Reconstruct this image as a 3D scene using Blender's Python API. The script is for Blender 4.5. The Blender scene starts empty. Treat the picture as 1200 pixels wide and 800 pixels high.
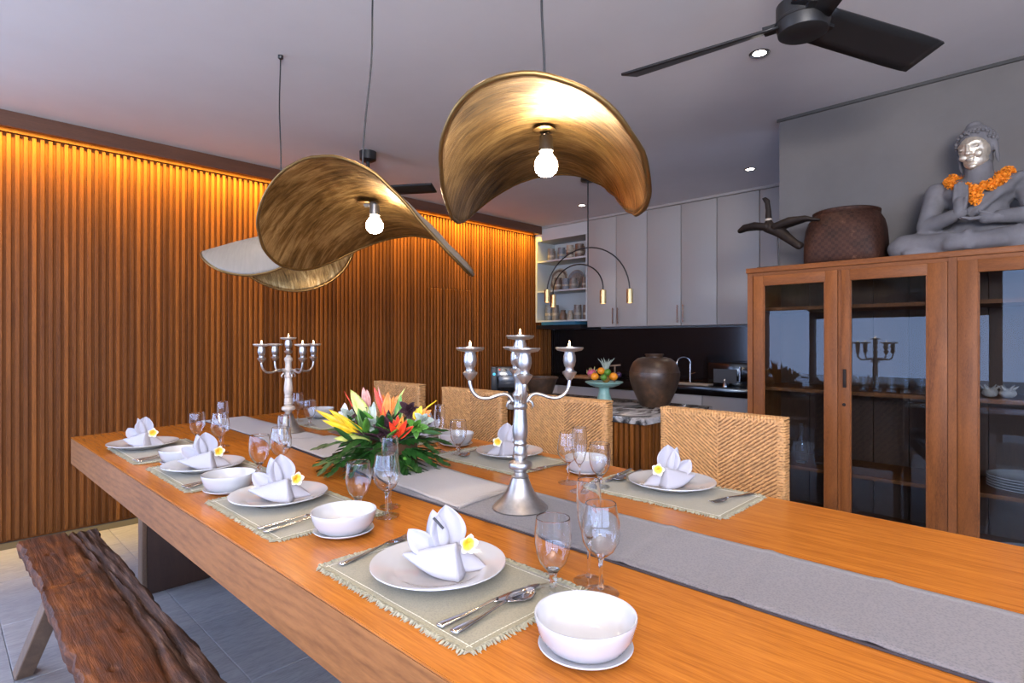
import bpy, bmesh, math, random
from math import sin, cos, pi, radians as R
from mathutils import Vector, Matrix, noise as mnoise
random.seed(7)
C = bpy.context.scene.collection
sc = bpy.context.scene

# ------------------------------------------------------------------ camera, sky, lamps, exposure
FPX, HC, YAW = 662.0, 1.22, 0.8            # focal length in pixels of the 1200 px frame, eye height, heading
cam_d = bpy.data.cameras.new('camera'); cam = bpy.data.objects.new('camera', cam_d); C.objects.link(cam)
cam_d.sensor_width = 36; cam_d.lens = FPX / 1200 * 36; cam_d.shift_y = -2 / 1200; cam_d.clip_start = 0.02
cam.location = (0, 0, HC); cam.rotation_euler = (pi / 2, 0, pi / 2 - YAW)
sc.camera = cam

W = bpy.data.worlds.new('dusk_sky'); sc.world = W; W.use_nodes = True
bg = W.node_tree.nodes['Background']
bg.inputs[0].default_value = (0.44, 0.60, 1.0, 1); bg.inputs[1].default_value = 6.0
sc.view_settings.view_transform = 'Standard'; sc.view_settings.look = 'None'
sc.view_settings.gamma = 1; sc.view_settings.use_curve_mapping = False
sc.view_settings.exposure = 0.42
sc.cycles.use_denoising = True
sc.cycles.max_bounces = 10; sc.cycles.transparent_max_bounces = 24; sc.cycles.sample_clamp_indirect = 6
sc.cycles.caustics_reflective = False

BULB_E, BULB_C = 85.0, (1.0, 0.80, 0.58)
COVE_W, COVE_C = 95.0, (1.0, 0.60, 0.09)
SPOT_W, SPOT_C = 22.0, (1.0, 0.80, 0.60)

def area_lamp(name, loc, target, sx, sy, power, col):
    l = bpy.data.lights.new(name, 'AREA'); l.shape = 'RECTANGLE'; l.size = sx; l.size_y = sy
    l.energy = power; l.color = col
    o = bpy.data.objects.new(name, l); C.objects.link(o); o.location = loc
    d = Vector(target) - Vector(loc)
    o.rotation_euler = d.to_track_quat('-Z', 'Y').to_euler()
    return o
# LED tape in the cove above the slatted wall: lies along Y, shines down on the slats
cv = bpy.data.lights.new('cove_led', 'AREA'); cv.shape = 'RECTANGLE'; cv.size = 0.02; cv.size_y = 6.6
cv.spread = R(105); cv.energy = COVE_W; cv.color = COVE_C
cvo = bpy.data.objects.new('cove_led', cv); C.objects.link(cvo); cvo.location = (-4.485, 1.80, 2.545)
cvo.rotation_euler = (0, R(12), 0)

# added warm fill: unseen bare spots at ceiling height above and behind the camera
for (x, y, w) in ((-.45, 1.15, 24), (-1.55, 1.05, 40), (-2.45, .75, 30), (.75, 1.9, 55), (-1.1, -.6, 30), (-2.9, -.5, 20)):
    l = bpy.data.lights.new('fill_spot', 'SPOT'); l.energy = w; l.color = SPOT_C; l.spot_size = R(100); l.spot_blend = .9; l.shadow_soft_size = .04
    o = bpy.data.objects.new('fill_spot', l); C.objects.link(o); o.location = (x, y, 2.56)

# unseen area lamps added behind the camera to brighten the ceiling
area_lamp('ceiling_fill', (1.3, -1.5, 1.75), (1.1, -1.2, 2.57), 1.3, 1.3, 340, (1.0, .93, .88))
area_lamp('ceiling_fill', (-3.6, -1.9, 1.75), (-3.4, -1.6, 2.57), .4, .4, 45, (.80, .90, 1.0))

# ------------------------------------------------------------------ pixel rays (the photograph's own frame) to points in the room
FW = Vector((-cos(YAW), sin(YAW), 0)); RT = Vector((sin(YAW), cos(YAW), 0))
def ray(u, v):
    q = FW + RT * ((u - 600) / FPX); q.z = (398 - v) / FPX
    return q
def pz(u, v, z=0.76):
    r = ray(u, v); return Vector((0, 0, HC)) + r * ((z - HC) / r.z)
def py(u, v, y):
    r = ray(u, v); return Vector((0, 0, HC)) + r * (y / r.y)
def pd(u, v, d):
    return Vector((0, 0, HC)) + ray(u, v) * d

# ------------------------------------------------------------------ materials
MATS = {}
def new_mat(name):
    m = bpy.data.materials.new(name); m.use_nodes = True
    nt = m.node_tree; b = nt.nodes['Principled BSDF']; MATS[name] = m
    return m, nt, b
def nd(nt, t, **kw):
    n = nt.nodes.new(t)
    for k, v in kw.items():
        if isinstance(k, str) and hasattr(n, k): setattr(n, k, v)
    return n
def ramp(nt, fac, stops):
    r = nd(nt, 'ShaderNodeValToRGB'); e = r.color_ramp.elements
    while len(e) < len(stops): e.new(0.5)
    for i, (p, c) in enumerate(stops):
        e[i].position = p; e[i].color = (*c, 1) if len(c) == 3 else c
    nt.links.new(fac, r.inputs[0]); return r.outputs[0]
def coords(nt, scale=(1, 1, 1), rnd=False, kind='Object'):
    tc = nd(nt, 'ShaderNodeTexCoord'); mp = nd(nt, 'ShaderNodeMapping')
    mp.inputs['Scale'].default_value = scale
    out = tc.outputs[kind]
    if rnd:
        oi = nd(nt, 'ShaderNodeObjectInfo'); vm = nd(nt, 'ShaderNodeVectorMath', operation='MULTIPLY_ADD')
        cmb = nd(nt, 'ShaderNodeCombineXYZ')
        for i in range(3): nt.links.new(oi.outputs['Random'], cmb.inputs[i])
        nt.links.new(cmb.outputs[0], vm.inputs[0]); vm.inputs[1].default_value = (37, 53, 71)
        nt.links.new(out, vm.inputs[2]); out = vm.outputs[0]
    nt.links.new(out, mp.inputs['Vector']); return mp.outputs[0]
def noise(nt, vec, scale, detail=6, rough=.6, dist=0):
    n = nd(nt, 'ShaderNodeTexNoise'); n.inputs['Scale'].default_value = scale; n.inputs['Detail'].default_value = detail
    n.inputs['Roughness'].default_value = rough; n.inputs['Distortion'].default_value = dist
    nt.links.new(vec, n.inputs['Vector']); return n.outputs['Fac']
def bump(nt, b, h, strength=.2, dist=.002):
    bp = nd(nt, 'ShaderNodeBump'); bp.inputs['Strength'].default_value = strength; bp.inputs['Distance'].default_value = dist
    nt.links.new(h, bp.inputs['Height']); nt.links.new(bp.outputs[0], b.inputs['Normal'])
def mixc(nt, fac, a, b, mode='MIX'):
    m = nd(nt, 'ShaderNodeMix', data_type='RGBA', blend_type=mode)
    for i, x in ((0, fac), (6, a), (7, b)):
        if hasattr(x, 'is_linked') or hasattr(x, 'links'): nt.links.new(x, m.inputs[i])
        elif i == 0: m.inputs[0].default_value = x
        else: m.inputs[i].default_value = (*x, 1)
    return m.outputs[2]
def plain(name, col, rough=.5, metal=0, spec=.5, coat=0, var=0.0, vscale=8, bmp=0, bscale=60):
    m, nt, b = new_mat(name)
    b.inputs['Base Color'].default_value = (*col, 1); b.inputs['Roughness'].default_value = rough
    b.inputs['Metallic'].default_value = metal; b.inputs['Specular IOR Level'].default_value = spec
    b.inputs['Coat Weight'].default_value = coat
    if var or bmp:
        v = coords(nt, rnd=True)
        if var:
            f = noise(nt, v, vscale)
            nt.links.new(ramp(nt, f, [(.3, tuple(c * (1 - var) for c in col)), (.7, tuple(min(1, c * (1 + var)) for c in col))]), b.inputs['Base Color'])
        if bmp: bump(nt, b, noise(nt, v, bscale), bmp)
    return m
def wood(name, dark, light, scale, rough=.4, bmp=.12, rnd=True, fine=90, wave=False, spec=.5, coat=0):
    m, nt, b = new_mat(name)
    v = coords(nt, scale, rnd)
    f = noise(nt, v, 3.0, 5, .6, 1.2)
    if wave:
        w = nd(nt, 'ShaderNodeTexWave', wave_type='BANDS', bands_direction='Z'); w.inputs['Scale'].default_value = wave
        w.inputs['Distortion'].default_value = 16; w.inputs['Detail'].default_value = 1.5; w.inputs['Detail Scale'].default_value = .35
        nt.links.new(coords(nt, (.30, 1, 1.0), rnd), w.inputs['Vector'])
        wf = nd(nt, 'ShaderNodeMath', operation='POWER'); nt.links.new(w.outputs['Fac'], wf.inputs[0]); wf.inputs[1].default_value = .5
        f = mixc(nt, .24, f, wf.outputs[0])
    c = ramp(nt, f, [(.28, dark), (.72, light)])
    g = noise(nt, coords(nt, tuple(s * 1.0 for s in scale), rnd), fine, 3, .7)
    c2 = mixc(nt, .35, c, ramp(nt, g, [(.35, tuple(x * .55 for x in dark)), (.62, light)]))
    nt.links.new(c2, b.inputs['Base Color']); b.inputs['Roughness'].default_value = rough
    b.inputs['Specular IOR Level'].default_value = spec; b.inputs['Coat Weight'].default_value = coat; b.inputs['Coat Roughness'].default_value = .2
    if bmp: bump(nt, b, g, bmp, .001)
    return m
def emit(name, col, s):
    m, nt, b = new_mat(name)
    b.inputs['Base Color'].default_value = (*col, 1)
    b.inputs['Emission Color'].default_value = (*col, 1); b.inputs['Emission Strength'].default_value = s
    return m
def thin_glass(name, tint=(.97, .98, .98), lo=.05, hi=.75, power=4.0, rough=.0):
    m, nt, b = new_mat(name); nt.nodes.remove(b)
    t = nd(nt, 'ShaderNodeBsdfTransparent'); t.inputs[0].default_value = (*tint, 1)
    g = nd(nt, 'ShaderNodeBsdfGlossy'); g.inputs['Roughness'].default_value = rough
    lw = nd(nt, 'ShaderNodeLayerWeight'); lw.inputs[0].default_value = .5
    p = nd(nt, 'ShaderNodeMath', operation='POWER'); nt.links.new(lw.outputs['Facing'], p.inputs[0]); p.inputs[1].default_value = power
    ma = nd(nt, 'ShaderNodeMath', operation='MULTIPLY_ADD'); nt.links.new(p.outputs[0], ma.inputs[0])
    ma.inputs[1].default_value = hi - lo; ma.inputs[2].default_value = lo
    mx = nd(nt, 'ShaderNodeMixShader'); nt.links.new(ma.outputs[0], mx.inputs[0])
    nt.links.new(t.outputs[0], mx.inputs[1]); nt.links.new(g.outputs[0], mx.inputs[2])
    nt.links.new(mx.outputs[0], nt.nodes['Material Output'].inputs[0]); return m

# setting
M_CEIL = plain('ceiling_plaster', (.62, .61, .645), .9, var=.05, vscale=1.2)
M_CONC = plain('grey_plaster', (.108, .100, .098), .75, var=.16, vscale=1.7, bmp=.1, bscale=14)
M_WHITEWALL = plain('pale_plaster', (.42, .43, .45), .9)
M_SLAT = wood('slat_wood', (.105, .031, .0045), (.29, .100, .016), (6, 6, .35), .5, .1, spec=.25)
_nt = M_SLAT.node_tree; _b = _nt.nodes['Principled BSDF']; _l = _b.inputs['Base Color'].links[0].from_socket
_oi = nd(_nt, 'ShaderNodeObjectInfo'); _r = ramp(_nt, _oi.outputs['Random'], [(0, (.62, .60, .58)), (.55, (.92, .90, .9)), (1, (1.28, 1.25, 1.2))])
_nt.links.new(mixc(_nt, 1.0, _l, _r, 'MULTIPLY'), _b.inputs['Base Color'])
M_SLATB = wood('slat_backing', (.105, .031, .005), (.25, .083, .014), (6, 6, .35), .6, .1, spec=.2)
M_COVE = wood('cove_board', (.07, .025, .012), (.13, .05, .025), (6, .4, 6), .5, .1)
M_TILE = wood('grey_stone_tile', (.24, .245, .26), (.36, .36, .375), (3.0, .5, 3), .45, .1, fine=40)
M_GROUT = plain('floor_screed', (.055, .055, .06), .9)
M_TERR = plain('terrace_stone', (.17, .18, .185), .8, var=.15, vscale=3)
# furniture
M_TABLE = wood('table_teak', (.31, .088, .010), (.52, .178, .022), (.45, 11, 11), .27, .04, rnd=False, fine=26, spec=.4)
M_APRON = wood('table_teak_shaded', (.175, .066, .019), (.33, .135, .043), (.45, 6, 3.2), .5, .05, rnd=False, fine=30, wave=13, spec=.25)  # same teak as the top, coloured browner for the cooler light on its face
M_CAB = wood('cabinet_teak', (.105, .031, .006), (.255, .082, .018), (6, 6, .7), .5, .1, spec=.25)
M_CABH = wood('cabinet_teak_rail', (.105, .031, .006), (.255, .082, .018), (.7, 6, 6), .5, .1, spec=.25)
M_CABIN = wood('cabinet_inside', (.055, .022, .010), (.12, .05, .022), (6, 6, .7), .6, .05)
M_LEGD = wood('shaded_leg_panel', (.030, .012, .006), (.06, .025, .012), (6, 6, .7), .6)  # shade under the tabletop put into the panel's colour
M_LEGW = wood('bench_leg_wood', (.10, .055, .03), (.22, .13, .075), (6, 6, .8), .6, .1)
M_RATTAN = plain('rattan', (.50, .265, .10), .55, var=.28, vscale=45)
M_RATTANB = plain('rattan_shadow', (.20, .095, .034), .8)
M_CHAIRLEG = wood('chair_leg_wood', (.10, .04, .016), (.2, .09, .04), (6, 6, .8), .5)
M_LAM = plain('kitchen_laminate', (.34, .325, .32), .45)
M_LAMIN = plain('shelf_laminate', (.43, .47, .50), .6)
M_BLACKG = plain('black_glass', (.004, .004, .005), .12)
M_BLACK = plain('matte_black', (.006, .006, .007), .45)
M_FAN = plain('fan_black', (.010, .010, .011), .45)
M_STEEL = plain('polished_steel', (.62, .62, .64), .16, 1)
M_PEWTER = plain('pewter', (.46, .445, .43), .38, 1, var=.22, vscale=30, bmp=.15, bscale=90)
M_WHITEMETAL = plain('whitewashed_metal', (.50, .44, .38), .5, .25, var=.2, vscale=30, bmp=.15, bscale=90)
M_PORC = plain('porcelain', (.49, .485, .49), .16, coat=.3)
M_NAPKIN = plain('napkin_linen', (.39, .38, .42), .85, bmp=.1, bscale=500)
M_GLASS = thin_glass('wine_glass_wall', hi=.65, lo=.045, power=3.0)
M_PANE = thin_glass('cabinet_pane', tint=(.72, .76, .78), lo=.026, hi=.7, power=4)
mg, ntg, bgl = new_mat('solid_glass'); bgl.inputs['Transmission Weight'].default_value = 1; bgl.inputs['Roughness'].default_value = 0
bgl.inputs['IOR'].default_value = 1.45; bgl.inputs['Base Color'].default_value = (1, 1, 1, 1); M_SGLASS = mg
M_WAX = plain('candle_wax', (.85, .80, .70), .5)
M_FLAME = emit('candle_flame', (1.0, .66, .34), 22)
M_BULB = emit('lit_bulb', BULB_C, BULB_E)
M_DOWN = emit('lit_downlight', (1, .9, .78), 30)
M_SPOTL = emit('lit_spot', (1, .85, .65), 18)
M_CABLE = plain('black_cable', (.012, .014, .018), .4)
M_BRASS = plain('brushed_brass', (.52, .34, .14), .32, 1)
M_STONE = plain('weathered_stone', (.122, .117, .124), .85, var=.30, vscale=7, bmp=.25, bscale=40)
M_SILVER = plain('silver_leaf', (.66, .58, .47), .42, .75, var=.2, vscale=40)
M_MARI = plain('marigold', (.72, .22, .008), .7, var=.3, vscale=60)
M_DARKW = plain('carved_dark_wood', (.014, .009, .007), .6, spec=.2, var=.4, vscale=20, bmp=.3, bscale=50)
M_CELADON = plain('celadon', (.235, .42, .36), .3, var=.15, vscale=25)
def jar_mat():
    m, nt, b = new_mat('jar_glaze'); v = coords(nt)
    f = noise(nt, v, 9, 6, .7); g = noise(nt, v, 38, 4)
    c = ramp(nt, f, [(.3, (.022, .012, .007)), (.55, (.058, .030, .016)), (.75, (.15, .068, .028))])
    nt.links.new(mixc(nt, .25, c, ramp(nt, g, [(.4, (.02, .012, .008)), (.65, (.085, .052, .034))])), b.inputs['Base Color'])
    b.inputs['Roughness'].default_value = .38; bump(nt, b, g, .2); return m
M_JAR = jar_mat()
def brass_shade(name, dark, mid, light, rough, metal, bmp):
    m, nt, b = new_mat(name)
    at = nd(nt, 'ShaderNodeAttribute', attribute_name='flat'); mp = nd(nt, 'ShaderNodeMapping'); mp.inputs['Scale'].default_value = (3.5, 22, 1); mp.inputs['Rotation'].default_value = (0, 0, .35)
    nt.links.new(at.outputs['Vector'], mp.inputs['Vector'])
    f = noise(nt, mp.outputs[0], 2.4, 8, .75, .5); big = noise(nt, at.outputs['Vector'], 5.5, 3, .5, .6)
    g = noise(nt, mp.outputs[0], 4.5, 4, .7)
    mx = nd(nt, 'ShaderNodeMath', operation='MULTIPLY_ADD'); nt.links.new(big, mx.inputs[0]); mx.inputs[1].default_value = .45
    hf = nd(nt, 'ShaderNodeMath', operation='MULTIPLY'); nt.links.new(f, hf.inputs[0]); hf.inputs[1].default_value = .72; nt.links.new(hf.outputs[0], mx.inputs[2])
    nt.links.new(ramp(nt, mx.outputs[0], [(.42, dark), (.58, mid), (.74, light)]), b.inputs['Base Color'])
    b.inputs['Metallic'].default_value = metal
    nt.links.new(ramp(nt, g, [(.3, (rough + .14,) * 3), (.7, (rough - .08,) * 3)]), b.inputs['Roughness'])
    bump(nt, b, g, bmp, .004); return m
M_SHADEIN = brass_shade('hammered_brass', (.045, .025, .008), (.27, .165, .06), (.62, .44, .20), .36, .95, .5)
M_SHADEOUT = brass_shade('shade_outer_skin', (.185, .165, .145), (.20, .18, .155), (.22, .195, .17), .55, .3, .06)
def marble():
    m, nt, b = new_mat('grey_marble'); v = coords(nt, (1.6, .8, 1))
    f = noise(nt, v, 2.6, 8, .6, 3.0)
    nt.links.new(ramp(nt, f, [(.40, (.03, .03, .035)), (.475, (.10, .10, .10)), (.53, (.40, .385, .375)), (.66, (.62, .60, .58))]), b.inputs['Base Color'])
    b.inputs['Roughness'].default_value = .18; return m
M_MARBLE = marble()
def mat_cloth(name, a, bcol, wscale, rough=.9):
    m, nt, b = new_mat(name); v = coords(nt)
    vo = nd(nt, 'ShaderNodeTexVoronoi'); vo.inputs['Scale'].default_value = wscale; nt.links.new(v, vo.inputs['Vector'])
    n = noise(nt, v, wscale * 1.5, 3)
    h = nd(nt, 'ShaderNodeMath', operation='MULTIPLY'); nt.links.new(vo.outputs['Distance'], h.inputs[0]); nt.links.new(n, h.inputs[1])
    nt.links.new(ramp(nt, h.outputs[0], [(.08, bcol), (.30, a)]), b.inputs['Base Color'])
    b.inputs['Roughness'].default_value = rough; b.inputs['Sheen Weight'].default_value = .2
    bump(nt, b, h.outputs[0], .3, .001); return m
M_MAT = mat_cloth('placemat_linen', (.245, .218, .138), (.19, .168, .105), 320)
M_FRINGE = plain('placemat_fringe', (.33, .31, .215), .95, var=.3, vscale=120)
M_STITCH = plain('cream_stitching', (.62, .58, .46), .9)
M_RUN = mat_cloth('runner_damask', (.150, .131, .126), (.100, .088, .090), 230)
M_RUN2 = mat_cloth('runner_plain', (.34, .30, .27), (.29, .26, .235), 380)
M_RUNB = plain('runner_dark_edge', (.03, .02, .022), .9)  # dark strip along the runners' near edges
M_DIRT = plain('dark_stick', (.03, .03, .035), .6)
def bench_mat():
    m, nt, b = new_mat('weathered_bench'); v = coords(nt, (1.2, 7, 7)); v2 = coords(nt)
    sx = nd(nt, 'ShaderNodeSeparateXYZ'); nt.links.new(v2, sx.inputs[0])
    f = noise(nt, v, 3, 8, .65, 1.5); g = noise(nt, v2, 5, 5)
    h = noise(nt, coords(nt, (3, 60, 60)), 2, 5, .7)
    warm = ramp(nt, f, [(.30, (.028, .009, .004)), (.50, (.105, .032, .009)), (.66, (.22, .075, .020)), (.80, (.32, .13, .042))])
    st = noise(nt, v2, 7, 6, .7, 1.0)
    warm = mixc(nt, ramp(nt, st, [(.50, (0, 0, 0)), (.66, (.8, .8, .8))]), warm, (.045, .022, .015))
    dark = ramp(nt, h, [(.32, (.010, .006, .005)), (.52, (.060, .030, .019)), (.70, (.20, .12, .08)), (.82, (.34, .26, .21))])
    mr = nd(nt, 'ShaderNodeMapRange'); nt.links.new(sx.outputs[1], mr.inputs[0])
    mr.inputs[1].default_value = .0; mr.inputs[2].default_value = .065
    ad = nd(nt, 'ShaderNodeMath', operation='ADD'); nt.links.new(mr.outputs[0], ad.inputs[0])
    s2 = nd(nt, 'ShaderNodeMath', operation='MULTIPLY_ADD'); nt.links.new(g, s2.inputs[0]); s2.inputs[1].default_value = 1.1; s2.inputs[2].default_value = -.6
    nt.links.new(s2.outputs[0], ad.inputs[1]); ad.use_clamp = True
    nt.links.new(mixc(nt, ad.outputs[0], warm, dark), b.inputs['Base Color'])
    b.inputs['Roughness'].default_value = .6; b.inputs['Specular IOR Level'].default_value = .2; bump(nt, b, h, .8, .006); return m
M_BENCH = bench_mat()
def basket_mat():
    m, nt, b = new_mat('woven_basket'); v = coords(nt)
    ck = nd(nt, 'ShaderNodeTexChecker'); ck.inputs['Scale'].default_value = 62; nt.links.new(coords(nt, (1, 1, 1.0)), ck.inputs['Vector'])
    f = noise(nt, v, 14, 6, .7)
    c = ramp(nt, f, [(.35, (.020, .007, .004)), (.60, (.055, .019, .010)), (.78, (.22, .11, .06))])
    nt.links.new(mixc(nt, .35, c, mixc(nt, ck.outputs[1], (.010, .005, .004), (.045, .022, .014))), b.inputs['Base Color'])
    b.inputs['Roughness'].default_value = .6; b.inputs['Specular IOR Level'].default_value = .2; bump(nt, b, ck.outputs[1], .6, .003); return m
M_BASKET = basket_mat()
def leaf_mat(name, a, b_, rough=.4):
    return plain(name, tuple((x + y) / 2 for x, y in zip(a, b_)), rough, var=.45, vscale=25)
M_LEAF = leaf_mat('dark_leaf', (.008, .038, .006), (.022, .095, .014))
M_LEAF2 = leaf_mat('bright_leaf', (.05, .16, .02), (.12, .30, .04))
M_LIME = leaf_mat('lime_leaf', (.36, .42, .08), (.50, .52, .16))
M_YEL = leaf_mat('yellow_bract', (.72, .42, .01), (.82, .52, .02))
M_RED = leaf_mat('red_petal', (.62, .035, .012), (.75, .06, .02))
M_ORG = leaf_mat('orange_petal', (.80, .18, .02), (.82, .26, .03))
M_PURP = leaf_mat('purple_leaf', (.03, .012, .018), (.06, .025, .03))
M_SAGE = leaf_mat('silver_leafage', (.28, .34, .26), (.42, .46, .40))
M_PINK = leaf_mat('pink_bud', (.50, .22, .18), (.60, .30, .25))
M_BOXW = wood('flower_box_wood', (.05, .022, .010), (.12, .055, .025), (5, 5, .8), .5)
M_DIRTG = plain('dried_shell', (.55, .45, .38), .6, var=.3, vscale=30)

# ------------------------------------------------------------------ mesh building
class MB:
    """collects vertices and faces, then links them as ONE mesh object"""
    def __init__(s): s.v = []; s.f = []
    def add(s, vs, fs, M=None):
        o = len(s.v)
        s.v += [tuple(M @ Vector(p)) if M else tuple(p) for p in vs]
        s.f += [tuple(i + o for i in f) for f in fs]
        return s
    def box(s, a, b, M=None):
        x0, y0, z0 = a; x1, y1, z1 = b
        return s.add([(x0, y0, z0), (x1, y0, z0), (x1, y1, z0), (x0, y1, z0), (x0, y0, z1), (x1, y0, z1), (x1, y1, z1), (x0, y1, z1)],
                     [(3, 2, 1, 0), (4, 5, 6, 7), (0, 1, 5, 4), (1, 2, 6, 5), (2, 3, 7, 6), (3, 0, 4, 7)], M)
    def bbox(s, a, b, bev=.004, seg=2, M=None):
        bm = bmesh.new(); bmesh.ops.create_cube(bm, size=1)
        for v in bm.verts: v.co = Vector([a[i] + (v.co[i] + .5) * (b[i] - a[i]) for i in range(3)])
        bmesh.ops.bevel(bm, geom=bm.edges[:], offset=bev, segments=seg, affect='EDGES', profile=.5)
        return s.frombm(bm, M)
    def frombm(s, bm, M=None):
        bm.verts.index_update()
        s.add([v.co.copy() for v in bm.verts], [[v.index for v in f.verts] for f in bm.faces], M); bm.free(); return s
    def prism(s, poly, z0, z1, M=None):
        n = len(poly)
        return s.add([(x, y, z0) for x, y in poly] + [(x, y, z1) for x, y in poly],
                     [tuple(range(n))[::-1], tuple(range(n, 2 * n))] + [(i, (i + 1) % n, (i + 1) % n + n, i + n) for i in range(n)], M)
    def lathe(s, prof, n=32, M=None, cap=False):
        vs = []; fs = []; k = len(prof)
        for i in range(n):
            a = 2 * pi * i / n
            vs += [(r * cos(a), r * sin(a), z) for r, z in prof]
        for i in range(n):
            j = (i + 1) % n
            for q in range(k - 1): fs.append((i * k + q, j * k + q, j * k + q + 1, i * k + q + 1))
        if cap:
            if prof[0][0] > 1e-6: fs.append(tuple(i * k for i in range(n))[::-1])
            if prof[-1][0] > 1e-6: fs.append(tuple(i * k + k - 1 for i in range(n)))
        return s.add(vs, fs, M)
    def tube(s, pts, r, n=8, cap=True):
        pts = [Vector(p) for p in pts]; m = len(pts); rs = r if isinstance(r, (list, tuple)) else [r] * m
        vs = []; fs = []; up = None
        for i, p in enumerate(pts):
            t = (pts[min(i + 1, m - 1)] - pts[max(i - 1, 0)]).normalized()
            if up is None: up = t.orthogonal().normalized()
            up = (up - t * up.dot(t)).normalized() if (up - t * up.dot(t)).length > 1e-6 else t.orthogonal().normalized()
            w = t.cross(up)
            vs += [p + (up * cos(2 * pi * k / n) + w * sin(2 * pi * k / n)) * rs[i] for k in range(n)]
        for i in range(m - 1):
            for k in range(n): fs.append((i * n + k, i * n + (k + 1) % n, (i + 1) * n + (k + 1) % n, (i + 1) * n + k))
        if cap: fs += [tuple(range(n))[::-1], tuple(range((m - 1) * n, m * n))]
        return s.add(vs, fs)
    def ball(s, c, r, u=16, v=10, M=None):
        r = (r, r, r) if not isinstance(r, (tuple, list)) else r
        vs = [(0, 0, r[2])]; fs = []
        for i in range(1, v):
            t = pi * i / v
            vs += [(r[0] * sin(t) * cos(2 * pi * k / u), r[1] * sin(t) * sin(2 * pi * k / u), r[2] * cos(t)) for k in range(u)]
        vs.append((0, 0, -r[2])); L = len(vs) - 1
        for k in range(u):
            fs.append((0, 1 + k, 1 + (k + 1) % u)); fs.append((L, 1 + (v - 2) * u + (k + 1) % u, 1 + (v - 2) * u + k))
            for i in range(v - 2): fs.append((1 + i * u + k, 1 + (i + 1) * u + k, 1 + (i + 1) * u + (k + 1) % u, 1 + i * u + (k + 1) % u))
        T = Matrix.Translation(c) @ (M if M else Matrix())
        return s.add(vs, fs, T)
    def capsule(s, a, b, ra, rb, n=12):
        s.tube([a, b], [ra, rb], n); s.ball(a, ra, n, 8); s.ball(b, rb, n, 8); return s
    def grid(s, fn, nu, nv, M=None):
        vs = [fn(i / nu, j / nv) for i in range(nu + 1) for j in range(nv + 1)]
        return s.add(vs, [(i * (nv + 1) + j, (i + 1) * (nv + 1) + j, (i + 1) * (nv + 1) + j + 1, i * (nv + 1) + j + 1) for i in range(nu) for j in range(nv)], M)
    def build(s, name, mat, parent=None, world=False, smooth=None, solid=0, fix=True):
        me = bpy.data.meshes.new(name); vs = s.v
        if world and parent is not None:
            L = parent.location
            if parent.parent is not None: L = parent.parent.location + L
            vs = [(x - L.x, y - L.y, z - L.z) for x, y, z in vs]
        me.from_pydata(vs, [], s.f); me.update()
        if fix:
            bm = bmesh.new(); bm.from_mesh(me); bmesh.ops.remove_doubles(bm, verts=bm.verts[:], dist=1e-6)
            bmesh.ops.recalc_face_normals(bm, faces=bm.faces[:]); bm.to_mesh(me); bm.free()
        if smooth is not None:
            me.polygons.foreach_set('use_smooth', [True] * len(me.polygons))
            if smooth < 180: me.set_sharp_from_angle(angle=R(smooth))
        for m in (mat if isinstance(mat, (list, tuple)) else [mat]): me.materials.append(m)
        o = bpy.data.objects.new(name, me); C.objects.link(o)
        if parent is not None: o.parent = parent
        if solid:
            md = o.modifiers.new('thickness', 'SOLIDIFY'); md.thickness = solid; md.offset = 0
            if isinstance(mat, (list, tuple)) and len(mat) > 1: md.material_offset = 1; md.material_offset_rim = 1
        return o
def blob(name, mb, mat, parent, voxel=.01, smooth_it=4, world=False):
    """one continuous skin over overlapping volumes"""
    o = mb.build('rough_' + name, mat, None, fix=False)
    md = o.modifiers.new('skin', 'REMESH'); md.mode = 'VOXEL'; md.voxel_size = voxel; md.use_smooth_shade = True
    sm = o.modifiers.new('soft', 'SMOOTH'); sm.factor = .5; sm.iterations = smooth_it
    dg = bpy.context.evaluated_depsgraph_get(); dg.update()
    me = bpy.data.meshes.new_from_object(o.evaluated_get(dg)); me.name = name
    bpy.data.objects.remove(o)
    if world and parent is not None:
        L = parent.location
        for v in me.vertices: v.co -= L
    if not me.materials: me.materials.append(mat)
    n = bpy.data.objects.new(name, me); C.objects.link(n)
    if parent is not None: n.parent = parent
    return n
def tag(o, label, cat, group=None):
    o['label'] = label; o['category'] = cat
    if group: o['group'] = group
    return o
def thing(name, label, cat, loc=(0, 0, 0), rotz=0, group=None):
    o = bpy.data.objects.new(name, None); o.empty_display_size = .05; C.objects.link(o)
    o.location = loc; o.rotation_euler = (0, 0, rotz)
    return tag(o, label, cat, group)
def dup(root, loc=None, rotz=None, label=None, group=None):
    """copy of a thing with copies of its parts and their sub-parts (mesh data shared)"""
    r = root.copy(); C.objects.link(r)
    if loc is not None: r.location = loc
    if rotz is not None: r.rotation_euler = (0, 0, rotz)
    if label: r['label'] = label
    if group: r['group'] = group
    for ch in list(root.children):
        c = ch.copy(); C.objects.link(c); c.parent = r
        for g in list(ch.children):
            d = g.copy(); C.objects.link(d); d.parent = c
    return r
def struct(o): o['kind'] = 'structure'; return o
def stuff(o): o['kind'] = 'stuff'; return o
def bx(name, a, b, mat, parent=None, bev=0, world=True):
    m = MB()
    (m.bbox(a, b, bev) if bev else m.box(a, b))
    return m.build(name, mat, parent, world=world, smooth=40 if bev else None)
def copies(src, places, parent):
    for p in places:
        c = src.copy(); C.objects.link(c); c.location = p; c.parent = parent
def Tm(loc, rz=0, rx=0, ry=0, sc_=1):
    return Matrix.Translation(loc) @ Matrix.Rotation(rz, 4, 'Z') @ Matrix.Rotation(ry, 4, 'Y') @ Matrix.Rotation(rx, 4, 'X') @ Matrix.Scale(sc_, 4)
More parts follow.
